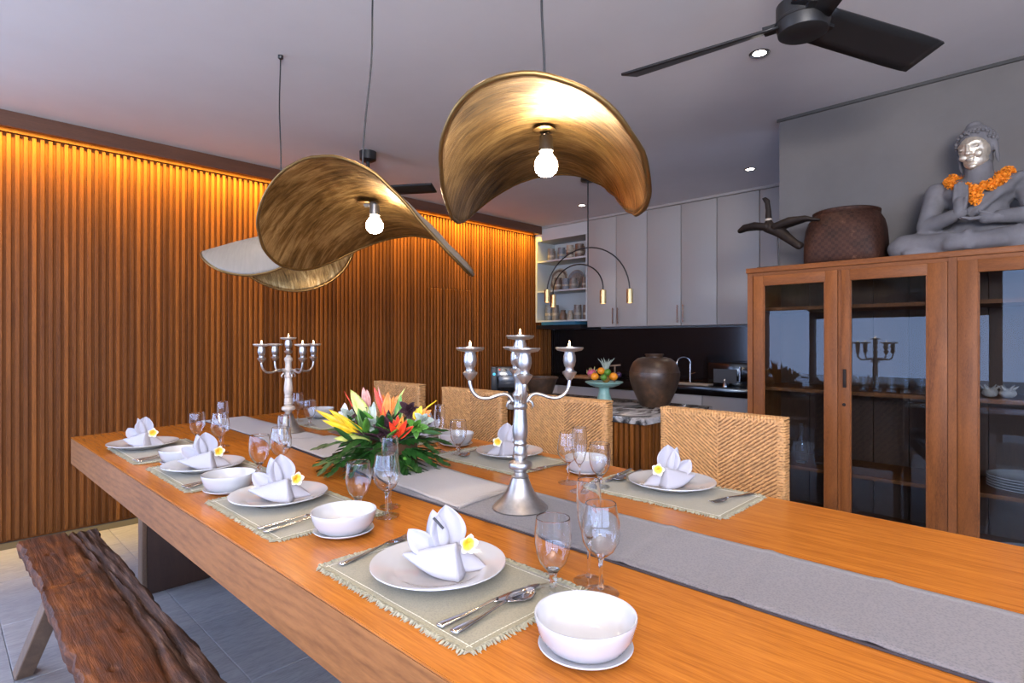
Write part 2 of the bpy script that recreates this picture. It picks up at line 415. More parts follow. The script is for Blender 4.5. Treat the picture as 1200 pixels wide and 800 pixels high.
# ================================================================== THE ROOM
floor = struct(bx('floor', (-4.75, -2.7, -.06), (2.75, 5.6, -.012), M_GROUT))
tile0 = MB().bbox((-.2890, -.2940, -.012), (.2890, .2940, 0), .0015, 1).build('tile', M_TILE, floor)
tile0.location = (-2.37, -.085, 0)
copies(tile0, [(-2.37 + .58 * i, -.085 + .59 * j, 0) for i in range(-3, 5) for j in range(-1, 6) if (i, j) != (0, 0)], floor)
ceiling = struct(bx('ceiling', (-4.75, -2.7, 2.57), (2.75, 5.6, 2.65), M_CEIL))
wall_left = struct(bx('wall_left', (-4.75, -.74, -.01), (-4.60, 5.45, 2.57), M_SLATB))
bx('header', (-4.75, -2.7, 2.44), (-4.60, -.741, 2.57), M_WHITEWALL, wall_left)
# vertical slats, each a part; a flush door is cut in the slats far along the wall
SL = .0397
sl_full = MB().bbox((-4.602, -.0115, .004), (-4.582, .0105, 2.476), .002, 1).build('slat', M_SLAT, wall_left)
sl_low = None; sl_up = None; first = True
k = 0; yy = -.70
while yy < 5.44:
    if 3.47 < yy < 4.09:
        if sl_low is None:
            sl_low = MB().bbox((-4.602, -.0115, .004), (-4.576, .0105, 1.748), .002, 1).build('slat', M_SLAT, wall_left); a = sl_low
            sl_up = MB().bbox((-4.602, -.0115, 1.756), (-4.582, .0105, 2.476), .002, 1).build('slat', M_SLAT, wall_left); b = sl_up
        else:
            a = sl_low.copy(); C.objects.link(a); b = sl_up.copy(); C.objects.link(b)
        a.location.y = yy; b.location.y = yy
    else:
        if first: a = sl_full; first = False
        else: a = sl_full.copy(); C.objects.link(a)
        a.location.y = yy
    yy += SL
bx('rail', (-4.602, -.74, 2.480), (-4.572, 5.09, 2.53), M_SLAT, wall_left)
trim_1 = struct(bx('trim_1', (-4.468, -2.6, 2.478), (-4.445, 5.09, 2.57), M_COVE))
trim_2 = struct(bx('trim_2', (-4.602, 5.078, 2.484), (-4.468, 5.092, 2.57), M_COVE))
wall_back = struct(bx('wall_back', (-4.75, 5.45, -.01), (2.75, 5.6, 2.57), M_WHITEWALL))
wall_right = struct(bx('wall_right', (-1.238, 3.63, -.01), (2.75, 3.78, 2.57), M_CONC))
trim_3 = struct(bx('trim_3', (-1.25, 3.618, 2.553), (2.6, 3.6295, 2.57), plain('shadow_gap', (.05, .05, .05), .9)))
trim_4 = struct(bx('trim_4', (-4.55, 5.088, 2.545), (-1.0, 5.12, 2.57), M_LAM))
wall_end = struct(bx('wall_end', (2.6, .9, -.01), (2.75, 3.63, 2.57), M_WHITEWALL))
# garden side behind the camera: header, posts and low panels with wide openings
wall_front = struct(bx('wall_front', (-4.75, -2.7, 2.44), (2.75, -2.58, 2.57), M_WHITEWALL))
for a, b in ((-4.75, -4.45), (-3.36, -3.22), (-2.62, -2.56), (-.62, -.50), (2.45, 2.75)):
    bx('post', (a, -2.7, -.01), (b, -2.58, 2.44), M_COVE, wall_front)
for a, b, z in ((-3.22, -2.62, 1.66), (-2.56, -.62, 1.52)):
    bx('valance', (a, -2.66, z), (b, -2.62, 2.44), M_COVE, wall_front)
bx('low_wall', (-2.56, -2.68, 0), (-.62, -2.60, .62), M_CONC, wall_front)
terrace = struct(bx('ground_west', (-16, -16, -.10), (-4.75, 8, -.03), plain('bounce_ground', (.55, .57, .60), .7))); struct(bx('ground_east', (2.75, -2.7, -.10), (14, 6, -.03), M_TERR)); struct(bx('ground', (-4.75, -16, -.10), (14, -2.7, -.03), M_TERR))  # pale west ground added to bounce sky light up to the ceiling

# ceiling downlights
def downlight(x, y, label):
    t = thing('downlight', label, 'downlight', (x, y, 2.57), 0, 'recessed ceiling downlights')
    MB().lathe([(.030, -.001), (.045, -.001), (.047, -.004), (.044, -.006), (.031, -.004), (.029, .0)], 28).build('trim_ring', M_STEEL, t, smooth=50)
    MB().lathe([(0, -.0035), (.028, -.0025)], 24).build('lamp_face', M_DOWN, t)
    l = bpy.data.lights.new('downlight_beam', 'SPOT'); l.energy = SPOT_W; l.color = SPOT_C; l.spot_size = R(95); l.spot_blend = .8; l.shadow_soft_size = .03
    o = bpy.data.objects.new('downlight_beam', l); C.objects.link(o); o.location = (0, 0, -.012); o.parent = t
downlight(-1.017, 2.72, 'recessed ceiling downlight just below the large black ceiling fan')
downlight(-1.762, 4.518, 'recessed ceiling downlight over the kitchen aisle, beside the grey wall')
downlight(-3.449, 4.56, 'recessed ceiling downlight glimpsed under the right pendant, above the kitchen shelves')

# ================================================================== KITCHEN
KX = [-3.786, -3.404, -3.033, -2.656, -2.296, -1.907, -1.52, -1.14]
names = ['first tall grey wall cabinet beside the open shelves', 'second tall grey wall cabinet from the open shelves', 'third tall grey wall cabinet, above the brown jar',
         'fourth tall grey wall cabinet from the open shelves', 'fifth tall grey wall cabinet, under the far downlight', 'narrow visible grey wall cabinet beside the grey wall, behind the bird',
         'last grey wall cabinet, hidden behind the grey wall']
for i in range(6):
    a, b = KX[i], KX[i + 1]
    t = thing('wall_cabinet', names[i], 'cabinet', ((a + b) / 2, 5.28, 1.36), 0, 'grey kitchen wall cabinets')
    bx('carcass', (a, 5.122, 1.365), (b, 5.449, 2.543), M_LAM, t)
    d = bx('door', (a + .0035, 5.10, 1.36), (b - .0035, 5.121, 2.542), M_LAM, t, .002)
    hx = (b - .03) if i in (0, 2, 4) else (a + .03)
    hd = MB(); hd.box((hx - .005, 5.075, 1.39), (hx + .005, 5.083, 1.56)); hd.box((hx - .004, 5.083, 1.40), (hx + .004, 5.1, 1.41)); hd.box((hx - .004, 5.083, 1.54), (hx + .004, 5.1, 1.55))
    hd.build('handle', M_STEEL, d, world=True)
    hd = None
su = thing('shelf_unit', 'open pale grey wall shelf unit holding rows of mugs', 'shelf', (-4.16, 5.28, 1.40))
bx('side_panel', (-4.556, 5.10, 1.43), (-4.53, 5.449, 2.543), M_LAMIN, su); bx('side_panel', (-3.805, 5.10, 1.43), (-3.787, 5.449, 2.543), M_LAMIN, su)
bx('back_panel', (-4.53, 5.43, 1.43), (-3.805, 5.449, 2.543), M_LAMIN, su)
bx('top_panel', (-4.53, 5.10, 2.40), (-3.805, 5.43, 2.543), M_LAMIN, su)
for z in (1.43, 1.785, 2.142): bx('shelf', (-4.53, 5.10, z), (-3.805, 5.43, z + .02), M_LAMIN, su)
hood = thing('range_hood', 'slim dark hood with teal front under the open shelves', 'hood', (-4.15, 5.25, 1.35))
bx('body', (-4.5, 5.05, 1.348), (-3.84, 5.44, 1.392), M_BLACK, hood); bx('front_strip', (-4.40, 5.03, 1.392), (-3.90, 5.40, 1.429), plain('teal_panel', (.03, .13, .22), .3), hood)
t = tag(bx('splashback', (-4.595, 5.43, .801), (-1.0, 5.449, 1.345), M_BLACKG), 'glossy black splashback panel behind the kitchen counter', 'splashback')
for i in range(6):
    a = -4.56 + i * .56; b = a + .56
    t = thing('base_cabinet', 'pale grey kitchen base cabinet, number %s along the counter from the slatted wall' % ['one', 'two', 'three', 'four', 'five', 'six'][i], 'cabinet', ((a + b) / 2, 5.15, 0), 0, 'kitchen base cabinets')
    t['label'] = ['pale base cabinet at the slatted wall end of the kitchen counter', 'pale base cabinet under the counter, second from the slatted wall', 'pale base cabinet under the counter behind the pale green fruit stand', 'pale base cabinet under the counter left of the brown jar', 'pale base cabinet under the counter right of the brown jar', 'pale base cabinet under the counter nearest the display cabinet'][i]
    bx('carcass', (a, 4.872, .09), (b, 5.44, .719), M_LAM, t); bx('door', (a + .003, 4.85, .10), (b - .003, 4.871, .717), M_LAM, t, .002); bx('plinth', (a, 4.92, 0), (b, 5.4, .09), M_BLACK, t)
tag(bx('kitchen_counter', (-4.59, 4.83, .72), (-1.0, 5.445, .80), M_BLACKG, bev=.004), 'black kitchen counter along the back wall under the splashback', 'counter')
# faucet
p = pz(809, 451, .80); p = Vector((p.x, 5.2, .80)); p.x = py(809, 440, 5.2).x
t = thing('kitchen_faucet', 'chrome high arc faucet rising from the black kitchen counter', 'faucet', p)
zt = py(809, 420, 5.2).z - .8
MB().tube([(0, 0, 0), (0, 0, zt * .8)], [.014, .010], 12).build('column', M_STEEL, t, smooth=60)
MB().tube([(0, 0, zt * .8)] + [(-.045 + .045 * cos(a), -.05 + .05 * cos(a), zt * .8 + .06 * sin(a)) for a in [pi * i / 10 for i in range(1, 11)]] + [(-.09, -.10, zt * .7)], .009, 10).build('spout', M_STEEL, t, smooth=60)
MB().tube([(0, 0, zt * .35), (.06, -.01, zt * .42)], [.007, .005], 8).build('lever', M_STEEL, t, smooth=60)
# microwave + little kettle, tray, board
t = thing('microwave', 'black microwave with grey window at the right end of the counter', 'microwave', (-1.78, 5.2, .80))
a = py(829, 450, 5.0); b = py(880, 427, 5.0)
t.location = ((a.x + b.x) / 2, 5.25, .80)
bx('body', (a.x, 5.01, .802), (b.x, 5.40, 1.01), M_BLACKG, t, .006); w0 = py(836, 448, 5.0); w1 = py(863, 433, 5.0)
bx('window', (w0.x, 5.003, w0.z), (w1.x, 5.012, w1.z), plain('grey_window', (.045, .045, .048), .4), t); bx('handle', (w1.x + .03, 4.985, .85), (w1.x + .04, 5.008, .98), M_STEEL, t)
p = py(850, 452, 4.95)
t = thing('steel_cruet', 'tiny steel cruet in front of the black microwave', 'cruet', (p.x, 4.94, .80)); MB().lathe([(0, 0), (.02, 0), (.017, .02), (.006, .04), (.005, .055), (0, .06)], 16).build('body', M_STEEL, t, smooth=60)
MB().ball((0, 0, .063), .006, 8, 6).build('knob', M_STEEL, t, smooth=180)
a = py(800, 452, 4.95)
tag(bx('cutting_board', (py(786, 452, 5.0).x, 4.88, .801), (py(836, 452, 5.0).x, 5.0, .818), plain('pale_board', (.30, .24, .19), .6), bev=.003), 'pale cutting board lying by the chrome faucet on the black counter', 'board')
tag(bx('wooden_tray', (py(668, 450, 5.0).x, 4.93, .801), (py(694, 450, 5.0).x, 5.2, .822), plain('tray_wood', (.36, .17, .07), .5), bev=.003), 'light brown wooden tray on the counter behind the pale green fruit stand', 'tray')

# mugs and jars on the open shelves
M_MUG = [plain('stoneware_%s' % n, c, .45, var=.35, vscale=40) for n, c in (('grey', (.19, .17, .155)), ('brown', (.13, .085, .065)), ('cream', (.34, .30, .24)), ('blue', (.15, .17, .20)))]
def mug(u, zsh, h, r, mat, label, handle=True, neck=False, y=5.24, group='stoneware on the open shelves'):
    x = py(u, 330, y).x
    r *= .88
    t = thing('mug' if handle else 'jar', label, 'mug' if handle else 'jar', (x, y, zsh), 0, group)
    pr = [(0, .004), (r * .9, .0), (r, .01), (r * 1.02, h * .5), (r * .95, h * .9), (r * .98, h), (r * .88, h), (r * .86, h * .9), (r * .86, .02), (0, .014)]
    if neck: pr = [(0, .003), (r * .85, 0), (r, h * .25), (r * 1.0, h * .55), (r * .62, h * .78), (r * .62, h * .9), (r * .72, h), (r * .55, h), (r * .5, h * .8), (0, h * .7)]
    MB().lathe(pr, 20).build('body', mat, t, smooth=50)
    if handle:
        MB().tube([(r * .95 + .001, 0, h * .8), (r * 1.35, 0, h * .78), (r * 1.5, 0, h * .55), (r * 1.35, 0, h * .28), (r * .95, 0, h * .22)], .008, 8).build('handle', mat, t, smooth=60)
    MB().lathe([(r * 1.025, h * .32), (r * 1.04, h * .36), (r * 1.04, h * .44), (r * 1.025, h * .48)], 20).build('band', M_MUG[2] if mat is not M_MUG[2] else M_MUG[1], t, smooth=60) if not neck else None
    return t
Z3, Z2, Z1 = 2.1635, 1.8065, 1.4515
for u, h, r, m, l in ((646, .155, .050, 0, 'leftmost tall grey stein on the top open shelf'), (658, .15, .052, 3, 'bluish stein, second from left on the top open shelf'), (668, .165, .05, 2, 'cream stein, third from left on the top open shelf'), (679, .165, .058, 1, 'brown stein, rightmost on the top open shelf')):
    mug(u, Z3, h, r, M_MUG[m], l)
for u, h, r, m, l in ((654, .15, .050, 1, 'reddish brown stein in front of the round platter on the middle shelf'), (663, .135, .050, 3, 'blue grey stein, second on the middle open shelf'), (672, .13, .055, 0, 'squat grey stein, third on the middle open shelf'), (684.5, .13, .03, 1, 'small brown stein, rightmost on the middle open shelf')):
    mug(u, Z2, h, r, M_MUG[m], l, y=5.22)
for u, h, r, m, l, hd, nk in ((643.5, .19, .055, 3, 'blue and white jar, leftmost on the bottom open shelf', 0, 0), (651, .185, .045, 0, 'grey cylinder jar, second on the bottom open shelf', 0, 0), (660, .12, .05, 1, 'squat brown jar, third on the bottom open shelf', 0, 1), (668.5, .115, .042, 2, 'small cream jar, fourth on the bottom open shelf', 0, 1), (677, .175, .05, 0, 'tall grey stein, fifth on the bottom open shelf', 0, 0), (686, .17, .03, 1, 'slim brown jar, rightmost on the bottom open shelf', 0, 0)):
    mug(u, Z1, h, r, M_MUG[m], l, bool(hd), bool(nk))
c = py(654, 325, 5.36)
t = thing('platter', 'large round decorated platter leaning behind steins on the middle shelf', 'plate', (c.x, 5.385, Z2), 0)
Mx = Matrix.Translation((0, 0, .145)) @ Matrix.Rotation(R(78), 4, 'X')
MB().lathe([(0, .0), (.08, .0), (.10, .006), (.142, .018), (.145, .022), (.10, .012), (.08, .007), (0, .006)], 36, Mx).build('dish', M_MUG[2], t, smooth=60)
MB().lathe([(.102, .0135), (.115, .0175), (.128, .021), (.10, .0135)], 36, Mx).build('painted_band', M_MUG[1], t, smooth=60)
c = py(674, 325, 5.36)
t = thing('platter', 'smaller grey platter standing behind the right steins on the middle shelf', 'plate', (c.x, 5.39, Z2), 0)
Mx = Matrix.Translation((0, 0, .125)) @ Matrix.Rotation(R(80), 4, 'X')
MB().lathe([(0, .0), (.07, .0), (.09, .006), (.122, .018), (.125, .022), (.09, .012), (.07, .007), (0, .006)], 36, Mx).build('dish', M_MUG[0], t, smooth=60)
MB().lathe([(.09, .0125), (.10, .0155), (.112, .0195), (.09, .0125)], 36, Mx).build('painted_band', M_MUG[3], t, smooth=60)

# ------------------------------------------------------------------ island
IX0, IX1, IY0, IY1 = -3.44, -1.653, 2.761, 3.609
isl = thing('kitchen_island', 'kitchen island clad in brown wooden slats under the marble slab', 'island', ((IX0 + IX1) / 2, (IY0 + IY1) / 2, 0))
bx('core', (IX0 + .05, IY0 + .05, .0), (IX1 - .05, IY1 - .05, .742), M_SLATB, isl)
fs = MB().bbox((-.011, -.011, .003), (.011, .011, .741), .002, 1).build('slat', M_SLAT, isl)
pl = []
x = IX1 - .032
while x > IX0 + .03: pl.append((x, IY0 + .038)); x -= .036
y = IY0 + .07
while y < IY1 - .03: pl.append((IX1 - .038, y)); y += .036
L = isl.location
fs.location = (pl[0][0] - L.x, pl[0][1] - L.y, 0)
copies(fs, [(x - L.x, y - L.y, 0) for x, y in pl[1:]], isl)
tag(bx('marble_countertop', (IX0, IY0, .743), (IX1, IY1, .78), M_MARBLE, bev=.004), 'grey veined marble slab on top of the slatted kitchen island', 'countertop')
# coffee machine and wooden bowl on the island
p = pz(592, 461, .78)
t = thing('coffee_machine', 'black countertop machine with blue and red lights behind the wicker chairs', 'coffee machine', (p.x, p.y, .78), R(46))
bx('body', (-.115, 0, .006), (.115, .26, .225), M_BLACKG, t, .012, False); bx('front_column', (-.115, -.02, .004), (-.065, .01, .222), M_BLACK, t, .006, False)
MB().ball((-.09, -.022, .16), (.012, .004, .012), 12, 8).build('dial', emit('blue_light', (.08, .45, .6), .8), t, smooth=180)
MB().ball((-.045, -.002, .195), (.006, .004, .006), 10, 6).build('indicator', emit('red_light', (.8, .03, .05), .8), t, smooth=180)
bx('drip_window', (-.055, -.006, .05), (.09, .002, .15), plain('smoked_window', (.04, .04, .045), .2), t, .004, False)
p = pz(634, 464, .78)
t = thing('wooden_bowl', 'wide brown wooden bowl on the island behind the near candelabrum', 'bowl', (p.x, p.y, .78))
MB().lathe([(0, .004), (.075, .0), (.085, .01), (.125, .13), (.128, .148), (.118, .148), (.112, .125), (.075, .02), (0, .016)], 32).build('body', M_JAR, t, smooth=50)
MB().lathe([(.127, .134), (.135, .138), (.136, .148), (.128, .152), (.116, .149)], 32).build('rim', M_BOXW, t, smooth=60)
# jar
p = Vector((-1.93, 3.34, .78)); s_ = 3.73 / 662
t = thing('clay_jar', 'large round brown glazed jar on the marble island', 'jar', p)
prof = [(0, .004), (.085, 0), (.094, .01), (.118, .06), (.142, .115), (.158, .165), (.1645, .205), (.163, .225), (.1655, .2255), (.1655, .2285), (.162, .229), (.156, .255), (.138, .292), (.108, .316), (.072, .326), (.056, .326)]
MB().lathe(prof, 48).build('body', M_JAR, t, smooth=35)
MB().lathe([(.056, .326), (.056, .336), (.062, .342), (.060, .346), (.050, .346), (.046, .33), (.046, .31)], 40).build('neck_rim', M_JAR, t, smooth=60)
# fruit stand
p = Vector((-2.222, 3.185, .78))
t = thing('fruit_stand', 'pale green ceramic footed dish on the island heaped with fruit', 'dish', p)
MB().lathe([(0, .0), (.058, .0), (.056, .012), (.045, .05), (.036, .085), (.034, .112), (.04, .12)], 36).build('foot', M_CELADON, t, smooth=50)
MB().lathe([(0, .118), (.06, .119), (.095, .132), (.128, .152), (.126, .157), (.09, .141), (.06, .128), (0, .126)], 40).build('dish', M_CELADON, t, smooth=50)
M_ORAN = plain('orange_peel', (.75, .25, .01), .45, bmp=.1, bscale=200); M_LIMEF = plain('lime_peel', (.08, .20, .02), .4); M_DRAG = plain('dragonfruit_skin', (.45, .06, .12), .5); M_PINE = plain('pineapple_skin', (.30, .16, .03), .7, var=.4, vscale=60)
def fruit(kind, u, v, r, dd, mat, label, stem):
    d0 = 3.83 + dd
    q = pd(u, v, d0)
    base = .78 + .142
    if q.z - r < base: q.z = base + r
    t = thing(kind, label, 'fruit', q, 0, 'fruit heaped on the pale green stand')
    m = MB(); m.ball((0, 0, 0), (r, r, r * .93), 20, 14); m.build('flesh', mat, t, smooth=180)
    MB().lathe([(0, r * .93 + .002), (.004, r * .93), (.006, r * .90)], 8).build('stem', stem, t, smooth=60)
    return t
st = M_LEAF
fruit('orange', 697, 441, .027, -.05, M_ORAN, 'orange at the front left of the fruit stand', st); fruit('orange', 719, 441, .029, -.02, M_ORAN, 'orange at the front right of the fruit stand', st)
fruit('orange', 704.5, 434.5, .026, .02, M_ORAN, 'orange on top of the pile, beside the pineapple', st); fruit('lime', 707.5, 442, .023, -.06, M_LIMEF, 'dark green lime between the two front oranges', st)
fruit('lime', 712, 436, .024, .0, M_LIMEF, 'green lime lying behind the front lime on the stand', st); d = fruit('dragon_fruit', 693.5, 437, .031, .03, M_DRAG, 'pinkish red dragon fruit at the left of the stand', st)
sc_ = MB()
for k in range(12):
    a = k * 2.4; z = -.02 + .004 * k
    rr = math.sqrt(max(.0001, .031 ** 2 - z * z)); P0 = Vector((rr * cos(a), rr * sin(a), z)); n_ = P0.normalized()
    sc_.tube([P0, P0 + n_ * .006 + Vector((0, 0, .006)), P0 + n_ * .008 + Vector((0, 0, .015))], [.005, .004, .0008], 5)
sc_.build('scales', plain('scale_tip', (.30, .25, .08), .6), d, smooth=60)
fruit('plum', 725, 439, .020, .03, plain('plum_skin', (.04, .015, .06), .4), 'dark purple plum at the right edge of the fruit stand', st)
q = pd(710, 436, 3.90)
t = thing('pineapple', 'pineapple with spiky grey green crown standing behind the oranges', 'fruit', (q.x, q.y, .925), 0, 'fruit heaped on the pale green stand')
MB().ball((0, 0, .045), (.036, .036, .047), 16, 12).build('flesh', M_PINE, t, smooth=180)
for k in range(26):
    a = k * 2.4; f = k / 26; L_ = .085 - .03 * f; out = .050 * (1 - f) + .010
    q0 = Vector((.010 * cos(a), .010 * sin(a), .086)); q1 = q0 + Vector((out * .4 * cos(a), out * .4 * sin(a), L_ * .6)); q2 = q0 + Vector((out * cos(a), out * sin(a), L_))
    MB().tube([q0, q1, q2], [.005, .004, .0006], 5).build('crown_leaf', M_SAGE, t, smooth=60)
q = pd(720.5, 446, 3.90)
t = thing('wooden_pestle', 'brown T shaped wooden stick standing up behind the fruit', 'stick', (q.x, q.y, .925))
MB().tube([(0, 0, 0), (0, 0, .115)], .006, 8).build('shaft', plain('brown_stick', (.16, .09, .05), .6), t, smooth=60)
MB().tube([(-.025, -.02, .115), (.03, .025, .121)], .006, 8).build('crossbar', MATS['brown_stick'], t, smooth=60)
# arched brass hanging lamp over the island
AY = 3.83
t = thing('arc_pendant', 'thin black arched hanging lamp with brass spotlight heads above the island', 'lamp', (-2.835, AY, 2.57))
MB().lathe([(0, -.028), (.055, -.028), (.06, -.024), (.06, -.0005), (0, -.0005)], 28).build('canopy', M_BLACK, t, smooth=50)
MB().tube([(-2.835, AY, 2.545), (-2.835, AY, 1.84)], .0055, 8).build('rod', M_BLACK, t, True, 60)
def arc(x0, z0, x1, z1, za, dy0, dy1):
    pts = []
    cx = (x0 + x1) / 2; rx = (x1 - x0) / 2
    for i in range(25):
        a = pi - pi * i / 24; zb = z0 + (z1 - z0) * i / 24
        pts.append((cx + rx * cos(a), AY + dy0 + (dy1 - dy0) * i / 24, zb + (za - zb) * sin(a)))
    o = MB().tube(pts, .0055, 8).build('arm', M_BLACK, t, True, 60)
    for (x, y, z) in (pts[0], pts[-1]):
        MB().lathe([(0, .004), (.012, .004), (.026, -.002), (.026, -.110), (.023, -.110), (.023, -.085), (0, -.085)], 20, Matrix.Translation((x, y, z))).build('spot_head', M_BRASS, o, True, 50)
        MB().lathe([(0, -.100), (.0225, -.100)], 16, Matrix.Translation((x, y, z))).build('spot_lens', M_SPOTL, o, True)
arc(-3.255, 1.622, -2.655, 1.623, 1.860, .05, -.04); arc(-3.24, 1.66, -2.461, 1.624, 1.99, -.05, .05)
# ================================================================== DISPLAY CABINET (right)
CY = 3.15; CX0, CX1 = -1.243, .26
cab = thing('display_cabinet', 'tall wooden display cabinet with three glazed doors against the grey wall', 'cabinet', (-.49, 3.37, 0))
bx('top_board', (CX0 - .005, CY - .012, 1.585), (CX1 + .005, 3.615, 1.612), M_CABH, cab, .003)
bx('side_panel', (CX0, CY, .08), (CX0 + .028, 3.61, 1.585), M_CAB, cab); bx('side_panel', (CX1 - .028, CY, .08), (CX1, 3.61, 1.585), M_CAB, cab)
nb = 9; w = (CX1 - CX0 - .056) / nb
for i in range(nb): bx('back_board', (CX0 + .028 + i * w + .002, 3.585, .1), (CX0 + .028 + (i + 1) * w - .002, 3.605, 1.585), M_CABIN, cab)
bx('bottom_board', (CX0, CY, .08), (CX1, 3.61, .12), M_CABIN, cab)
for x in (CX0 + .03, CX1 - .03):
    for y in (CY + .03, 3.57): bx('leg', (x - .028, y - .028, 0), (x + .028, y + .028, .08), M_CAB, cab)
for z in (.535, .945, 1.378): bx('shelf', (CX0 + .029, CY + .045, z), (CX1 - .029, 3.584, z + .018), M_CAB, cab)
bx('post', (-.358, CY - .004, .12), (-.327, CY + .03, 1.585), M_CAB, cab)
bx('post', (-.796, CY + .004, .12), (-.782, CY + .03, 1.585), M_CAB, cab)
bx('top_rail', (CX0 + .028, CY + .002, 1.568), (CX1 - .028, CY + .028, 1.585), M_CABH, cab)
def cdoor(x0, x1, gx0, gx1, handle=None):
    y0, y1 = CY - .006, CY + .020; z0, z1, gz0, gz1 = .125, 1.567, .20, 1.512
    fr = bx('door', (x0, y0, z0), (gx0, y1, z1), M_CAB, cab, .002)
    bx('stile', (gx1, y0, z0), (x1, y1, z1), M_CAB, fr, .002)
    bx('rail', (gx0, y0 + .001, gz1), (gx1, y1, z1), M_CABH, fr, .002); bx('rail', (gx0, y0 + .001, z0), (gx1, y1, gz0), M_CABH, fr, .002)
    bx('pane', (gx0 + .0005, CY + .006, gz0), (gx1 - .0005, CY + .009, gz1), M_PANE, fr)
    for a, b in ((gx0, gx0 + .006), (gx1 - .006, gx1)): bx('bead', (a, y0 + .004, gz0), (b, y0 + .012, gz1), M_CABH, fr)
    if handle:
        bx('handle', (handle - .007, y0 - .010, .985), (handle + .007, y0 - .0005, 1.075), M_DARKW, fr, .002)
        MB().lathe([(0, 0), (.008, 0), (.008, .003), (0, .004)], 14, Tm((handle - .003, y0 - .0005, .90), rx=pi / 2)).build('keyhole', M_DARKW, fr, True)
cdoor(-1.210, -.797, -1.156, -.853)
cdoor(-.780, -.360, -.743, -.433, handle=-.764)
cdoor(-.325, CX1 - .03, -.256, CX1 - .10)
# contents
def tumbler(x, y, z, h=.075, r=.028):
    t = thing('tumbler', 'clear glass tumbler on the middle shelf behind the second cabinet door', 'glass', (x, y, z), 0, 'tumblers in the display cabinet')
    MB().lathe([(r * .82, .004), (r, h)], 20).build('wall', M_GLASS, t, smooth=60); MB().lathe([(0, 0), (r * .82, 0), (r * .82, .006), (0, .006)], 20).build('base', M_SGLASS, t, smooth=40); return t
for i, w in enumerate(('leftmost', 'second from left', 'third from left', 'fourth from left', 'fifth from left', 'sixth from left')):
    tumbler(-.715 + i * .058, 3.30, .9645, .075, .024)['label'] = 'clear tumbler behind the second cabinet door, %s in the middle shelf row' % w
tumbler(-.36, 3.29, .9645, .085, .033)['label'] = 'wider clear tumbler beside the cabinet post on the middle shelf'
t = thing('carafe', 'slim glass bottle on the lower shelf behind the first cabinet door', 'bottle', (-1.01, 3.30, .5545))
MB().lathe([(.028, .003), (.032, .02), (.032, .10), (.012, .15), (.011, .20), (.016, .215)], 20).build('wall', M_GLASS, t, smooth=60); MB().lathe([(0, 0), (.028, 0), (.03, .006), (0, .01)], 20).build('base', M_SGLASS, t, smooth=60)
tumbler(-.93, 3.32, .5545)['label'] = 'clear tumbler beside the slim bottle on the lower shelf'
for k in range(5):
    t = thing('serving_plate', 'white oval plate in the stack behind the third door, layer %s' % 'abcde'[k], 'plate', (-.10, 3.36, .5545 + k * .0115), 0, 'stacked plates in the cabinet')
    t['label'] = ['lowest white plate of the stack behind the third cabinet door', 'second lowest white plate of the stack behind the third door', 'middle white plate of the stack behind the third cabinet door', 'second highest white plate of the stack behind the third door', 'topmost white plate of the stack behind the third cabinet door'][k]
    MB().lathe([(0, 0), (.09, 0), (.10, .004), (.145, .016), (.143, .019), (.10, .007), (.09, .003), (0, .003)], 40).build('dish', M_PORC, t, smooth=60)
t = thing('serving_plate', 'pale plate alone on the cabinet floor behind the third door', 'plate', (-.09, 3.32, .275))
bx('plate_stack_shelf', (CX0 + .029, CY + .045, .258), (CX1 - .029, 3.584, .274), M_CAB, cab).name = 'shelf'
MB().lathe([(0, 0), (.09, 0), (.10, .004), (.145, .016), (.143, .019), (.10, .007), (.09, .003), (0, .003)], 40).build('dish', M_PORC, t, smooth=60)
for k, (x, l) in enumerate(((-.225, 'pale spiky shell, left one behind the third cabinet door'), (-.165, 'pale brown shell, right one behind the third cabinet door'))):
    t = thing('shell', l, 'shell', (x, 3.28, .9645)); m = MB(); m.ball((0, 0, .022), (.03, .024, .022), 12, 8)
    m.build('body', M_DIRTG, t, smooth=180)
    for j in range(6):
        a = j * 1.05 + k; d_ = Vector((cos(a), sin(a) * .8, .9)).normalized()
        MB().tube([Vector((0, 0, .022)) + d_ * .015, Vector((0, 0, .022)) + d_ * .048], [.009, .001], 6).build('spike', M_DIRTG, t, smooth=60)
t = thing('blue_figurine', 'small blue figurine right of the shells behind the third door', 'figurine', (-.085, 3.28, .9645)); MB().lathe([(0, 0), (.02, 0), (.022, .03), (.010, .055), (.013, .07), (0, .085)], 16).build('body', plain('blue_glaze', (.04, .18, .35), .3), t, smooth=60)
MB().ball((0, 0, .09), .011, 10, 8).build('head', MATS['blue_glaze'], t, smooth=180)

# ------------------------------------------------------------------ basket on the cabinet
t = thing('woven_basket', 'dark brown woven basket with round rim on top of the display cabinet', 'basket', (-.822, 3.405, 1.612), R(3))
def superring(r, z, e, n=48):
    return [((r * (abs(cos(a)) ** (2 / e)) * (1 if cos(a) >= 0 else -1)), (r * (abs(sin(a)) ** (2 / e)) * (1 if sin(a) >= 0 else -1)), z) for a in [2 * pi * i / n for i in range(n)]]
def loft(rings):
    m = MB(); n = len(rings[0]); vs = [p for r_ in rings for p in r_]; fs = []
    for i in range(len(rings) - 1):
        for k in range(n): fs.append((i * n + k, i * n + (k + 1) % n, (i + 1) * n + (k + 1) % n, (i + 1) * n + k))
    return m.add(vs, fs + [tuple(range(n))[::-1]])
rg = [superring(r, z, e) for r, z, e in ((.165, .0, 7), (.178, .010, 6.5), (.181, .06, 5.5), (.184, .13, 4.2), (.182, .19, 3.2), (.174, .235, 2.5), (.158, .264, 2.1), (.152, .285, 2), (.142, .285, 2), (.147, .26, 2.1), (.165, .20, 2.8), (.165, .06, 5))]
loft(rg).build('body', M_BASKET, t, smooth=60)
